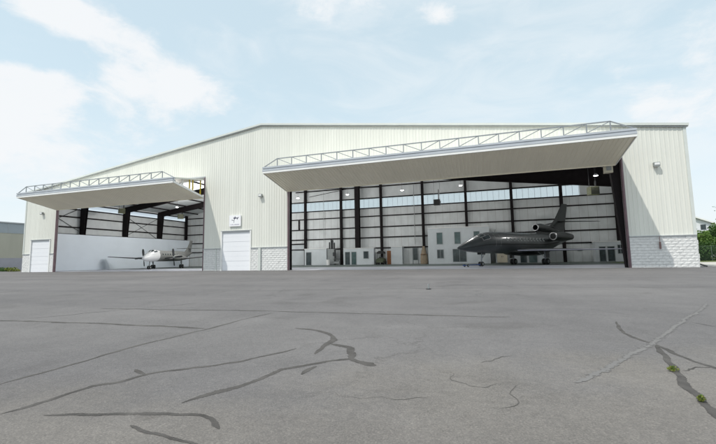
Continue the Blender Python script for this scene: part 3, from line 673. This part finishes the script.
b=MB(); b.box(45.62,46.345,28.0,28.1,.01,2.35); d=b.build('door',M['wood'],rC); b=MB(); b.tube((46.2,27.99,1.05),(46.2,27.93,1.05),.03,n=8); b.build('handle',M['chrome'],d)
rD=room('two_storey_office','two storey white office block with four windows behind the jet nose',53.0,62.5,26,29.4,5.75)
for x0,x1 in ((54.45,55.3),(57.25,58.1)): window(rD,x0,x1,26,3.2,5.0,'teal')
window(rD,54.45,55.4,26,.95,2.25,bars=1); window(rD,56.9,58.9,26,.35,2.3,bars=1); window(rD,60.2,61.0,26,3.2,5.0,'teal')
rE=room('low_office','low white office wall behind the jet with dark and teal doors',63.3,70.4,27.4,29.4,2.75)
window(rE,66.9,67.75,27.4,.05,2.3,name='door'); window(rE,68.1,69.2,27.4,.05,2.2,'teal',name='door')
rF=room('site_office','low white office with two dark glass doors and a small window at far right',77.2,80.9,28,29.4,2.92)
window(rF,77.7,78.45,28,.1,2.2,'glassdark',name='door'); window(rF,78.75,79.6,28,.1,2.2,'glassdark',name='door'); window(rF,80.05,80.7,28,1.2,2.4,bars=1)
# equipment
t_=thing('air_compressor','grey compressor cabinet with dark upright cylinders on top beside the left office','compressor',(35.2,28.2,.005))
b=MB(); b.box(-.65,.65,-.5,.5,.12,2.9); b.box(-.55,.55,-.4,.4,0,.12); b.build('cabinet',M['grey'],t_)
for k,(x,h) in enumerate(((-.42,4.2),(-.1,4.75),(.2,4.6),(.5,4.1))):
    b=MB(); b.tube((x,.05*(k%2),2.9),(x,.05*(k%2),h-.15),.13,n=10); b.tube((x,.05*(k%2),h-.15),(x,.05*(k%2),h),.13,.05,10); b.build('cylinder',M['dark'],t_,True,40)
b=MB(); b.tube((.7,-.2,2.8),(.85,-.2,1.2),.05); b.box(.4,.75,-.55,-.501,1.6,2.3); b.build('pipe',M['dark'],t_)
t_=thing('drum','white drum standing in front of the grey compressor cabinet','drum',(35.0,26.9,.005))
b=MB(); b.tube((0,0,0),(0,0,.95),.3,n=18); 
for z in (.3,.62): b.tube((0,0,z),(0,0,z+.04),.315,n=18)
b.build('barrel',M['white'],t_,True,40); b=MB(); b.tube((0,0,.951),(0,0,.99),.31,n=18); b.build('lid',M['trimwhite'],t_,True,40)
t_=thing('workbench','small workbench with dark top right of the compressor','workbench',(36.4,27.6,.005))
b=MB(); b.box(-.6,.6,-.35,.35,1.0,1.07); b.build('bench_top',M['dark'],t_)
for sx_ in (-1,1):
    for sy_ in (-1,1): b=MB(); b.beam((sx_*.52,sy_*.28,0),(sx_*.52,sy_*.28,1.),.06,.06); b.build('leg',M['grey'],t_)
b=MB(); b.box(-.5,.5,-.3,.3,.25,.6); b.build('drawer_box',M['grey'],t_)
t_=thing('aircraft_tug','small yellow green tug with black rounded canopy between two offices','tug',(44.75,27.2,.005),R(-90))
b=MB(); 
b.loft([[(x,s*y,z) for s,y,z in ((-1,.6,.35),(1,.6,.35),(1,.62,zt),(1,.45,zt+.12),(-1,.45,zt+.12),(-1,.62,zt))] for x,zt in ((-1.1,.9),(-.3,.95),(-.29,.7),(.3,.7),(.32,1.0),(1.05,.85))]); b.build('body',M['tuggreen'],t_)
for x in (-.7,.7):
    for y in (-.62,.62): b=MB(); b.tube((x,y-.1,.3),(x,y+.1,.3),.3,n=16); b.build('wheel',M['black'],t_,True,40)
for x in (-.6,.35):
    for y in (-.5,.5): b=MB(); b.beam((x,y,.95),(x,y,1.9),.06,.06); b.build('canopy_post',M['dark'],t_)
b=MB(); b.loft([[(x,y*(1-.0),z) for y,z in ((-.62,1.85),(.62,1.85),(.6,2.1),(.35,2.3+e),(-.35,2.3+e),(-.6,2.1))] for x,e in ((-.8,-.05),(-.4,.05),(.2,.05),(.6,-.05))]); b.build('canopy',M['black'],t_)
b=MB(); b.box(-.25,.15,-.4,.4,.71,.85); b.box(-.29,-.22,-.4,.4,.85,1.3); b.build('seat',M['dark'],t_)
t_=thing('canvas_bundle','tan canvas covered bundle tapering upward left of the two storey office','bundle',(51.9,28.6,.005))
rg=[]
for z,rx in ((0,.62),(.5,.64),(1.1,.58),(1.6,.55),(1.65,.46),(2.2,.36),(2.7,.28),(3.0,.2)):
    rg.append([(rx*math.cos(a*math.pi/7)*(1+.08*random.uniform(-1,1)),.6*rx*math.sin(a*math.pi/7),z) for a in range(14)])
b=MB(); b.loft(rg); b.build('canvas',M['tan'],t_,True,60)
b=MB(); b.tube((0,0,1.60),(0,0,1.66),.56,n=14); b.build('strap',M['wood'],t_)
t_=thing('storage_cabinet','beige metal cabinet under the jet fuselage against the low office','cabinet',(64.2,26.7,.005))
b=MB(); b.box(-.75,.75,-.3,.3,.08,1.9); b.build('carcass',M['beige'],t_)
for x in (-.73,.02): b=MB(); b.box(x,x+.71,-.335,-.302,.12,1.86); d=b.build('door',M['beige'],t_); h=MB(); h.box(x+(.6 if x<0 else .05),x+(.66 if x<0 else .11),-.37,-.336,.9,1.1); h.build('handle',M['dark'],d)

# ------------------------------------------------------------------ aircraft
def ring(x,zc,hw,hh,n=28,flat=0.):
    out=[]
    for i in range(n):
        a=2*math.pi*i/n; s,c=math.sin(a),math.cos(a)
        out.append(Vector((x,hw*c,zc+hh*s)))
    return out
def interp(T,x):
    for a,b in zip(T[:-1],T[1:]):
        if (a[0]-x)*(b[0]-x)<=0:
            u_=(x-a[0])/(b[0]-a[0]) if a[0]!=b[0] else 0; return [a[k]+(b[k]-a[k])*u_ for k in range(4)]
    return T[0] if abs(x-T[0][0])<abs(x-T[-1][0]) else T[-1]
def smooth(T,n=4):
    out=[]
    for i in range(len(T)-1):
        p0,p1,p2,p3=T[max(i-1,0)],T[i],T[i+1],T[min(i+2,len(T)-1)]
        for k in range(n):
            u_=k/n; r=[]
            for q in range(4):
                a,b,c,d=p0[q],p1[q],p2[q],p3[q]
                m1=(c-a)/2; m2=(d-b)/2
                if q==0: r.append(b+(c-b)*u_); continue
                h=(2*u_**3-3*u_**2+1)*b+(u_**3-2*u_**2+u_)*m1+(-2*u_**3+3*u_**2)*c+(u_**3-u_**2)*m2
                r.append(max(h,.01) if q>1 else h)
            out.append(r)
    out.append(list(T[-1])); return out
def airfoil(xl,xt,y,z,th,n=8,vertical=False):
    pts=[]; c=xl-xt
    for i in range(n+1):
        u_=i/n; s=(1-math.cos(math.pi*u_))/2; yt=th*c*(1.4845*s**.5-.63*s-1.758*s**2+1.4215*s**3-.5075*s**4)
        pts.append((xl-c*s,yt))
    lo=[(x,-.7*q) for x,q in pts[-2:0:-1]]; pts=pts+lo
    return [Vector((x,y+q,z)) if vertical else Vector((x,y,z+q)) for x,q in pts]
def wing(mb,secs,vertical=False):
    rings=[airfoil(xl,xt,y,z,th,vertical=vertical) for xl,xt,y,z,th in secs]; mb.loft(rings)
def patch(mb,T,x0,x1,a0,a1,off=.012,nx=4,na=4,tp=None):
    """a patch lying on the fuselage between stations x0,x1 and angles a0,a1 (degrees, 0 = port, 90 = top)"""
    vs=[];fs=[]
    for i in range(nx+1):
        for k in range(na+1):
            x=x0+(x1-x0)*i/nx; a=R(a0+(a1-a0)*k/na)
            if tp:  # corners may lean: shift of x at the far angle
                x+=tp*k/na
            _,zc,hw,hh=interp(T,x); vs.append((x,(hw+off)*math.cos(a),zc+(hh+off)*math.sin(a)))
    for i in range(nx):
        for k in range(na):
            q=i*(na+1)+k; fs.append((q,q+1,q+na+2,q+na+1))
    mb.add(vs,fs)
def oval(mb,T,xc,ac,rx,ra,off=.014,n=14):
    vs=[]; 
    for i in range(n):
        a=2*math.pi*i/n; x=xc+rx*math.cos(a); an=R(ac+ra*math.sin(a)); _,zc,hw,hh=interp(T,x)
        vs.append((x,(hw+off)*math.cos(an),zc+(hh+off)*math.sin(an)))
    mb.add(vs,[tuple(range(n))])
def wheel(par,x,y,r,w_,hub='grey'):
    b=MB(); rg=[]
    for dy,k in ((-.5,.80),(-.42,.94),(-.2,1.),(.2,1.),(.42,.94),(.5,.80)):
        rg.append([(x+r*k*math.cos(2*math.pi*i/20),y+dy*w_,r+.005+r*k*math.sin(2*math.pi*i/20)) for i in range(20)])
    b.loft(rg); o=b.build('wheel',M['black'],par,True,40)
    h=MB(); h.tube((x,y-w_*.52,r+.005),(x,y+w_*.52,r+.005),r*.5,n=14); h.build('rim',M[hub],o,True,40); return o

# --- business jet
JH=math.atan2(-.76,-.65)
jet=thing('business_jet','dark charcoal three engine business jet parked in the large bay','jet',(66.75,15.9,.005),JH)
JT=smooth([(12.5,2.03,.03,.03),(12.2,2.05,.19,.17),(11.4,2.15,.50,.44),(10.4,2.30,.80,.71),(9.6,2.44,.98,.90),(8.8,2.56,1.08,1.07),(8.0,2.63,1.18,1.20),(7.0,2.66,1.24,1.25),(5.5,2.66,1.26,1.27),(1,2.66,1.26,1.27),(-2,2.68,1.25,1.25),(-3.6,2.78,1.14,1.14),(-5.2,2.98,.92,.92),(-6.8,3.2,.64,.64),(-8.2,3.34,.42,.44),(-9.1,3.38,.24,.26)])
b=MB(); b.loft([ring(*q) for q in JT]); b.build('fuselage',M['jet'],jet,True,50)
b=MB(); b.tube((-9.1,0,3.38),(-9.5,0,3.38),.2,.13,18); b.build('exhaust',M['dark'],jet,True,40)
b=MB(); rg=[ring(x,z,hw,hh,20) for x,z,hw,hh in ((4.6,1.62,.3,.16),(3.6,1.55,1.1,.35),(1.5,1.5,1.38,.42),(-1.5,1.5,1.36,.42),(-3.2,1.65,.9,.35),(-4.3,1.85,.2,.15))]; b.loft(rg); b.build('belly_fairing',M['jettail'],jet,True,50)
for s in (1,-1):
    b=MB(); wing(b,[(3.5,-2.35,s*.9,1.72,.10),(2.2,-2.45,s*2.6,1.72,.095),(-1.2,-3.35,s*7.,1.68,.09),(-2.75,-4.1,s*9.7,1.66,.08),(-3.1,-4.2,s*9.9,1.66,.05)])
    wo=b.build('wing',M['jet'],jet,True,40)
    b=MB(); E=[(3.5,.9,1.72),(2.2,2.6,1.72),(-1.2,7.,1.68),(-2.75,9.7,1.66)]
    for p,q in zip(E[:-1],E[1:]): b.tube((p[0]-.05,s*p[1],p[2]),(q[0]-.05,s*q[1],q[2]),.075,.07 if q[1]<9 else .04,10)
    b.build('leading_edge',M['edgeskylit'],wo,True,50)
    b=MB(); wing(b,[(-6.6,-8.7,s*.12,5.62,.09),(-8.75,-9.9,s*3.95,5.40,.08)]); b.build('tailplane',M['jettail'],jet,True,40)
    # side engines on stub pylons
    yc,zc=s*2.12,3.42
    b=MB(); pr=[(-2.0,.45),(-2.2,.52),(-3.1,.59),(-4.3,.58),(-5.4,.47),(-6.0,.38)]
    b.loft([[Vector((x,yc+r*math.cos(2*math.pi*i/24),zc+r*math.sin(2*math.pi*i/24))) for i in range(24)] for x,r in pr],cap=False)
    b.loft([[Vector((x,yc+r*math.cos(2*math.pi*i/24),zc+r*math.sin(2*math.pi*i/24))) for i in range(24)] for x,r in ((-6.0,.36),(-3.1,.36),(-2.7,.38),(-2.05,.40))],cap=True)
    na=b.build('engine_nacelle',M['jettail'],jet,True,40)
    b=MB(); n=28; R_=.43
    b.loft([[Vector((-2.01+.07*math.sin(k*2*math.pi/8),yc+(R_+.07*math.cos(k*2*math.pi/8))*math.cos(2*math.pi*i/n),zc+(R_+.07*math.cos(k*2*math.pi/8))*math.sin(2*math.pi*i/n))) for i in range(n)] for k in range(9)],cap=False); b.build('inlet_ring',M['chrome'],na,True,60)
    b=MB(); b.tube((-2.5,yc,zc),(-2.58,yc,zc),.375,n=20); b.tube((-2.2,yc,zc),(-2.5,yc,zc),.02,.12,12); b.build('fan',M['dark'],na)
    b=MB(); wing(b,[(-3.0,-5.3,s*.85,3.35,.12),(-3.0,-5.2,s*1.6,3.4,.12)]); b.build('pylon',M['jettail'],jet,True,40)
    # main gear
    lg=MB(); lg.tube((0,s*2.2,.4),(.05,s*2.15,1.7),.09,.11,10); lg.tube((0,s*1.95,.38),(0,s*2.45,.38),.05,n=8); lg.beam((.1,s*2.15,.9),(.7,s*1.7,1.55),.06,.06)
    lg=lg.build('main_landing_gear',M['galv'],jet)
    for d in (-.22,.22): wheel(lg,0,s*2.2+d,.37,.24)
    dd=MB(); dd.box(-.35,.35,s*2.48-.015,s*2.48+.015,.8,1.6); dd.build('gear_door',M['jet'],lg)
lg=MB(); lg.tube((8.8,0,.3),(8.6,0,1.6),.07,.09,10); lg.tube((8.8,-.22,.26),(8.8,.22,.26),.04,n=8); lg.beam((8.75,0,.75),(8.0,0,1.5),.05,.05); lg=lg.build('nose_landing_gear',M['galv'],jet)
for d in (-.17,.17): wheel(lg,8.8,d,.26,.17)
for d in (-.3,.3):
    dd=MB(); dd.box(8.4,9.0,d-.012,d+.012,1.3,1.7); dd.build('gear_door',M['jet'],lg)
b=MB(); wing(b,[(-2.2,-8.2,0,3.7,.09),(-4.5,-8.4,0,4.7,.09),(-6.0,-8.7,0,5.8,.085),(-8.0,-9.4,0,8.05,.075),(-8.2,-9.35,0,8.17,.04)],vertical=True); b.build('tail_fin',M['jettail'],jet,True,40)
b=MB(); pr=[(-1.75,.42),(-1.95,.48),(-2.8,.54),(-4.2,.52),(-5.6,.42),(-6.8,.2)]; zc=4.68
b.loft([[Vector((x,r*math.cos(2*math.pi*i/24),zc-.10*max(0,-2.8-x)+r*math.sin(2*math.pi*i/24))) for i in range(24)] for x,r in pr],cap=False)
b.loft([[Vector((x,r*math.cos(2*math.pi*i/24),zc+r*math.sin(2*math.pi*i/24))) for i in range(24)] for x,r in ((-3.2,.30),(-2.4,.34),(-1.8,.37))],cap=False)
b.tube((-2.7,0,zc),(-2.78,0,zc),.32,n=20); ce=b.build('centre_engine_intake',M['jettail'],jet,True,40)
b=MB(); n=28; R_=.395
b.loft([[Vector((-1.76+.06*math.sin(k*2*math.pi/8),(R_+.06*math.cos(k*2*math.pi/8))*math.cos(2*math.pi*i/n),zc+(R_+.06*math.cos(k*2*math.pi/8))*math.sin(2*math.pi*i/n))) for i in range(n)] for k in range(9)],cap=False); b.build('inlet_ring',M['chrome'],ce,True,60)
b=MB(); wing(b,[(-1.9,-5,0,3.5,.12),(-1.9,-5,0,4.4,.12)],True); b.build('intake_pylon',M['jettail'],jet,True,40)
M['winlight']=mat('pale_window_surround',(.55,.57,.56),.35,0,.03,1.)
for s in (0,1):
    for k in range(12):
        x=5.6-k*.64; ac=17 if s==0 else 163
        b=MB(); oval(b,JT,x,ac,.165,9.,.010); o=b.build('cabin_window',M['winlight'],jet)
        b=MB(); oval(b,JT,x-.03,ac,.12,7.,.018); b.build('pane',M['glassdark'],o)
    for (x0,x1,a0,a1) in ((9.42,8.75,52,84),(9.30,8.45,24,47),(8.72,8.28,26,50)) if s==0 else ((9.42,8.75,128,96),(9.30,8.45,156,133),(8.72,8.28,154,130)):
        b=MB(); patch(b,JT,x0+.07,x1-.07,a0-(3 if s==0 else -3),a1+(3 if s==0 else -3),.010); o=b.build('cockpit_window',M['chrome'],jet)
        b=MB(); patch(b,JT,x0,x1,a0,a1,.022); b.build('pane',M['glassdark'],o)
    b=MB()
    a=(-9,-13) if s==0 else (189,193)
    patch(b,JT,12.0,-5.5,a[0]+2 if s==0 else a[0]-2,a[1],.008,40,1); b.build('cheat_line',M['black'],jet)
    b=MB()
    if s==0:
        for (x0,x1,a0,a1) in ((7.55,7.52,-22,52),(6.75,6.72,-22,52)): patch(b,JT,x0,x1,a0,a1,.009,1,10)
        patch(b,JT,7.55,6.72,52,54,.009,4,1); b.build('entry_door',M['grey'],jet)
b=MB(); b.tube((6.2,0,3.9),(6.1,0,4.22),.03,.02,6); b.tube((2.2,0,3.9),(2.1,0,4.2),.03,.02,6); b.build('antenna',M['dark'],jet)
# tow bar on the floor ahead of the jet
t_=thing('tow_bar','blue tow bar lying on the floor ahead of the jet nose wheel','tow bar',(66.75,15.9,.005),JH)
b=MB(); b.tube((9.3,0,.2),(12.1,.55,.17),.05,n=8); b.build('shaft',M['blue'],t_)
b=MB(); b.tube((9.25,-.2,.2),(9.25,.22,.2),.06,n=8); b.box(12.05,12.25,.45,.68,.12,.24); b.build('hitch',M['blue'],t_)
for y in (.30,.80): wheel(t_,11.8,y,.14,.08)

# --- twin turboprop
MH=R(-69)
mp_=thing('propeller_plane','twin propeller plane with white nose and grey body parked in the left bay','airplane',(11.5,14.0,.005),MH)
MT=smooth([(7.75,1.62,.03,.03),(7.55,1.64,.22,.22),(7.0,1.70,.46,.45),(6.3,1.82,.65,.63),(5.6,1.92,.76,.74),(5.0,2.0,.82,.84),(4.2,2.05,.84,.86),(0,2.05,.84,.86),(-4.5,2.08,.83,.85),(-6.5,2.25,.66,.68),(-8.5,2.5,.38,.42),(-10.2,2.72,.12,.16)])
iN=[i for i,q in enumerate(MT) if q[0]>=4.2]
b=MB(); b.loft([ring(*q) for q in MT[:len(iN)]]); b.build('nose',M['whitegloss'],mp_,True,50)
b=MB(); b.loft([ring(*q) for q in MT[len(iN)-1:]]); b.build('fuselage',M['olive'],mp_,True,50)
ck=MB(); ck.loft([ring(x,z,hw,hh,20) for x,z,hw,hh in ((5.95,2.35,.1,.08),(5.5,2.48,.5,.32),(5.0,2.55,.66,.42),(4.3,2.55,.70,.42),(3.6,2.5,.6,.42),(2.6,2.4,.2,.4))]); ck.build('canopy',M['whitegloss'],mp_,True,50)
CT=[(5.95,2.35,.1,.08),(5.5,2.48,.5,.32),(5.0,2.55,.66,.42),(4.3,2.55,.70,.42),(3.6,2.5,.6,.42)]
for a0,a1,x0,x1 in ((50,84,5.62,5.12),(96,130,5.62,5.12),(12,42,5.45,4.75),(168,138,5.45,4.75)):
    b=MB(); patch(b,CT,x0,x1,a0,a1,.014); b.build('cockpit_window',M['glassdark'],mp_)
for s in (1,-1):
    b=MB(); wing(b,[(1.25,-1.5,s*.6,1.48,.14),(1.05,-1.35,s*2.4,1.56,.135),(.35,-.75,s*9.4,2.05,.11),(.2,-.65,s*9.55,2.07,.06)]); b.build('wing',M['darkgrey'],mp_,True,40)
    yc=s*2.32; zc=1.78
    b=MB(); b.loft([[Vector((x,yc+hw*math.cos(2*math.pi*i/18),z+hh*math.sin(2*math.pi*i/18))) for i in range(18)] for x,z,hw,hh in ((2.85,zc+.02,.22,.22),(2.5,zc,.34,.40),(1.6,zc,.40,.46),(.2,zc-.02,.40,.44),(-1.3,zc-.08,.30,.30),(-2.2,zc-.12,.10,.12))]); na=b.build('engine_nacelle',M['olive'],mp_,True,50)
    pr=MB(); rg=[(3.25,.02),(3.1,.12),(2.9,.19),(2.86,.2)]
    pr.loft([[Vector((x,yc+r*math.cos(2*math.pi*i/16),zc+.02+r*math.sin(2*math.pi*i/16))) for i in range(16)] for x,r in rg]); hub=pr.build('propeller',M['grey'],mp_,True,50)
    for k in range(4):
        a=R(96+90*k); rad=Vector((0,math.cos(a),math.sin(a))); tan=Vector((0,-math.sin(a),math.cos(a)))
        vs=[]
        rgs=[]
        for rr_,ch in ((.15,.10),(.45,.15),(.9,.17),(1.25,.13),(1.38,.05)):
            c=Vector((2.98,yc,zc+.02))+rad*rr_; tw=R(60-28*rr_); cd_=tan*math.cos(tw)+Vector((1,0,0))*math.sin(tw); nm=cd_.cross(rad)
            rgs.append([c-cd_*ch,c+nm*.02,c+cd_*ch,c-nm*.02])
        bb=MB(); bb.loft(rgs); bb.build('blade',M['dark'],hub)
    lg=MB(); lg.tube((-.1,s*2.29,.35),(-.05,s*2.29,1.5),.07,.09,10); lg.tube((-.1,s*2.05,.32),(-.1,s*2.53,.32),.04,n=8); lg.beam((0,s*2.29,.7),(.6,s*2.29,1.45),.05,.05); lg=lg.build('main_landing_gear',M['grey'],mp_)
    for d in (-.19,.19): wheel(lg,-.1,s*2.29+d,.32,.19)
    b=MB(); wing(b,[(-8.1,-9.7,s*.1,3.55,.1),(-9.0,-9.95,s*2.4,3.55,.09)]); b.build('tailplane',M['olive'],mp_,True,40)
b=MB(); wing(b,[(-6.3,-9.7,0,2.6,.08),(-8.0,-10.0,0,3.6,.08),(-9.3,-10.5,0,5.05,.08)],True); b.build('tail_fin',M['olive'],mp_,True,40)
lg=MB(); lg.tube((5.83,0,.3),(5.7,0,1.3),.06,.08,10); lg.tube((5.83,-.2,.27),(5.83,.2,.27),.035,n=8); lg=lg.build('nose_landing_gear',M['grey'],mp_)
for d in (-.15,.15): wheel(lg,5.83,d,.27,.16)
for k in range(7):
    x=3.3-k*.85
    b=MB(); oval(b,MT,x,16,.17,9,.010); b.build('cabin_window',M['glassdark'],mp_)
    b=MB(); oval(b,MT,x,164,.17,9,.010); b.build('cabin_window',M['glassdark'],mp_)

# ------------------------------------------------------------------ apron marker
mk=on_ground(428.6,289.3)
t_=thing('marker_post','tiny dark marker post standing alone on the apron before the large bay','marker',(mk.x,mk.y,0))
b=MB(); b.tube((0,0,0),(0,0,.03),.09,n=12); b.build('base',M['dark'],t_); b=MB(); b.tube((0,0,.03),(0,0,.19),.028,.025,10); b.build('stem',M['grey'],t_)
# weeds in the crack
def leaf_cloud(mb,c,rx,ry,rz,n,size,rnd,clumps=None,low=-.2):
    cs=clumps or [(Vector(c),Vector((rx,ry,rz)))]
    for _ in range(n):
        cc,rad=rnd.choice(cs)
        while True:
            v=Vector((rnd.uniform(-1,1),rnd.uniform(-1,1),rnd.uniform(-1,1)))
            if v.length<1: break
        v=v.normalized()*v.length**.45
        p=cc+Vector((v.x*rad.x,v.y*rad.y,v.z*rad.z))
        if p.z<.008: p.z=.008+abs(p.z)*.2
        s=size*rnd.uniform(.6,1.4); d=Vector((rnd.uniform(-1,1),rnd.uniform(-1,1),rnd.uniform(-.6,.9))).normalized()
        e=d.cross(Vector((rnd.uniform(-1,1),rnd.uniform(-1,1),rnd.uniform(-1,1)))).normalized()
        mb.add([p-d*s,p+e*s*.55,p+d*s,p-e*s*.55],[(0,1,2,3)])
rnd=random.Random(3)
for px,py,s,lab in ((673.5,371.5,.045,'small yellow green weed in the dark crack at right'),(702,402,.025,'tiny weed lower in the crack nearest the right edge')):
    p=on_ground(px,py); t_=thing('weed',lab,'weed',(p.x,p.y,.004))
    b=MB(); leaf_cloud(b,(0,0,.02),s,s*.8,.025,60,.012,rnd); b.build('leaves',M['leafyellow'],t_)
    b=MB(); b.tube((0,0,0),(0,0,.05),.008,n=5); b.build('stem',M['leafmid'],t_)

# ------------------------------------------------------------------ background left
t_=thing('warehouse','tan and blue grey flat roofed building left of the hangar','warehouse',(0,0,0))
b=MB(); b.box(-60,-22,-6,70,2.3,6.9); b.build('wall',M['tanbldg'],t_)
b=MB(); b.box(-60,-21.96,-6.04,70.04,6.901,8.75); b.build('upper_band',M['bluebldg'],t_)
b=MB(); b.box(-60,-21.98,-6.02,70.02,0,2.299); b.build('base_wall',M['greybldg'],t_)
b=MB(); b.box(-60.1,-21.8,-6.2,70.2,8.751,8.95); b.build('roof',M['trimgrey'],t_)
b=MB()
for y in range(-5,70,5): b.box(-21.955,-21.93,y-.03,y+.03,6.95,8.7)
b.build('band_seam',M['trimgrey'],t_)
def shrub(p,rx,rz,m,label,n=420,size=.09):
    rnd=random.Random(int(p[0]*13)); t_=thing('shrub',label,'shrub',p)
    cl=[(Vector((rnd.uniform(-.6,.6)*rx,rnd.uniform(-.5,.5)*rx,rz*rnd.uniform(.2,.85))),Vector((rx*.5,rx*.45,rz*.42))) for _ in range(9)]
    b=MB(); leaf_cloud(b,(0,0,0),1,1,1,n,size,rnd,cl); b.build('leaves',M[m],t_)
    b=MB()
    for k in range(4): b.tube((0,0,0),(rnd.uniform(-.4,.4)*rx,rnd.uniform(-.3,.3)*rx,rz*.7),.02,.01,5)
    b.build('stem',M['trunk'],t_)
shrub((-8.2,3.4,0),1.0,.62,'leafyellow','low yellow green shrub beside the left corner of the hangar')
shrub((-11.2,4.2,0),.9,.5,'leafdark','low dark shrub left of the yellow green one')
shrub((-13.6,5.0,0),1.0,.55,'leafdark','low dark shrub at the left edge of the photo')
# ------------------------------------------------------------------ background right
t_=thing('house','white gabled house behind trees right of the hangar','house',(0,0,0))
b=MB(); b.prism([(100,0),(117,0),(117,7.0),(109,10.6),(100,6.5)],76,88); b.build('wall',M['houseside'],t_)
b=MB(); b.beam((108.9,82,10.75),(117.9,82,6.75),12.8,.22,(0,0,1)); b.beam((109.1,82,10.75),(99.2,82,6.3),12.8,.22); b.build('roof',M['tile'],t_)
b=MB(); b.beam((108.9,75.5,10.7),(117.9,75.5,6.7),.2,.32); b.build('roof_edge',M['trimwhite'],t_)
b=MB(); b.prism([(110.5,0),(117.8,0),(117.8,4.6),(113.8,6.4),(110.5,5.0)],73.5,75.98); b.build('porch',M['houseside'],t_)
b=MB(); b.beam((113.6,74.6,6.6),(118.3,74.6,4.5),2.9,.18); b.beam((114.0,74.6,6.6),(109.9,74.6,4.85),2.9,.18); b.build('porch_roof',M['tile'],t_)
for x0,z0 in ((112.2,7.2),(102.5,4.),(105.5,4.)): window(t_,x0,x0+1.,76,z0-.6,z0+.6)
def tree(p,h,rx,rz,m,label,n,size,seed,bare=False,cz=.62):
    rnd=random.Random(seed); t_=thing('tree',label,'tree',p,group='trees right of the hangar')
    b=MB(); top=Vector((rnd.uniform(-.3,.3),rnd.uniform(-.3,.3),h*.62)); b.tube((0,0,0),top,h*.035,h*.014,9); cl=[]
    nb=11 if not bare else 16
    for k in range(nb):
        a=k*2.4+rnd.uniform(-.4,.4); zz_=h*rnd.uniform(.22,.6); base=top*(zz_/top.z)
        ex=Vector((math.cos(a)*rx*rnd.uniform(.45,.95),math.sin(a)*rx*rnd.uniform(.45,.95),zz_+rnd.uniform(.1,.38)*h)); ex.z=min(ex.z,h*.97)
        b.tube(base,ex,h*.011,h*.003,6)
        for q in range(2 if not bare else 5):
            u_=rnd.uniform(.4,.9); s_=base.lerp(ex,u_); e2=s_+Vector((rnd.uniform(-1,1),rnd.uniform(-1,1),rnd.uniform(.1,1)))*rx*.4; b.tube(s_,e2,h*.005,h*.0015,5)
            if rnd.random()<.6: cl.append((e2,Vector((rx*.22,rx*.22,rx*.18))))
        cl.append((ex,Vector((rx*.34,rx*.34,rz*.26))))
    for k in range(5): cl.append((Vector((rnd.uniform(-.5,.5)*rx,rnd.uniform(-.5,.5)*rx,h*cz+rnd.uniform(-.2,.3)*rz)),Vector((rx*.42,rx*.42,rz*.3))))
    b.build('trunk',M['trunk'],t_)
    b=MB(); leaf_cloud(b,(0,0,0),1,1,1,n,size,rnd,cl); b.build('crown',M[m],t_)
tree((91.5,33,0),4.2,2.4,3.0,'leafmid','short bushy green tree nearest the hangar corner',2600,.16,11)
tree((96.0,36,0),5.2,2.8,3.8,'leafdark','dark bushy tree right of the short one',2800,.17,12)
tree((101.5,45,0),6.4,3.2,4.6,'leafmid','mid green round tree in front of the white house',2800,.19,13)
tree((94.5,44,0),5.4,2.6,4.0,'leafdark','dark green tree behind the short bushy one',2200,.18,14)
tree((108.5,52,0),7.0,3.4,5.,'leafdark','dark wide tree at the right edge before the house',2600,.2,15)
tree((111.2,60,0),13.6,3.6,9.,'leafdark','tall sparse tree at the right edge above the house',900,.17,16,True)
for x_,y_,r_,h_,m_,l_ in ((92.2,31.5,1.5,2.6,'leafdark','dark rounded shrub set back between the green ones behind the fence'),(95.3,29.8,1.3,2.0,'leafmid','low pale green shrub behind the fence near the tall one'),(88.2,29.5,1.3,2.5,'leafmid','bushy green shrub behind the fence nearest the hangar'),(90.8,30,1.4,2.2,'leafdark','dark shrub behind the fence beside the bushy one'),(93.6,29.6,1.5,2.7,'leafmid','tall light green shrub behind the fence at the photo edge'),(97,30.5,1.6,2.4,'leafdark','broad dark shrub behind the fence right of the tall one')):
    shrub((x_,y_,0),r_,h_,m_,l_,1900,.13)
# chain-link fence
M['fencegreen']=mat('dull_green_fence_paint',(.09,.12,.10),.6,0,.15,3.)
t_=thing('chain_link_fence','dull green chain link fence along the grass right of the hangar','fence',(0,0,0))
FY=26.
for k in range(13):
    b=MB(); b.tube((84+k*3,FY,0),(84+k*3,FY,2.0),.035,n=8); b.build('post',M['fencegreen'],t_)
b=MB(); b.tube((84,FY,1.95),(120,FY,1.95),.022,n=6); b.build('top_rail',M['fencegreen'],t_)
b=MB(); x=84.
while x<118: 
    b.tube((x,FY,.05),(x+1.9,FY,1.95),.006,n=3); b.tube((x+1.9,FY,.05),(x,FY,1.95),.006,n=3); x+=.14
M['wire']=mat('green_coated_wire',(.03,.06,.04),.6); b.build('wire_mesh',M['wire'],t_)
sheet(77.5,230,19.3,25.6,.006,'grass_verge',M['grass'],'strip of mown grass before the fence','grass')
# wood behind, far off
rnd=random.Random(77); b=MB()
for k in range(60):
    x=rnd.uniform(125,330); y=rnd.uniform(110,190); hh=rnd.uniform(5,9)
    leaf_cloud(b,(x,y,hh*.55),hh*.7,hh*.6,hh*.55,70,.7,rnd)
tag(b.build('far_wood',M['leafdark']),'distant line of dark trees beyond the house','wood',kind='stuff')
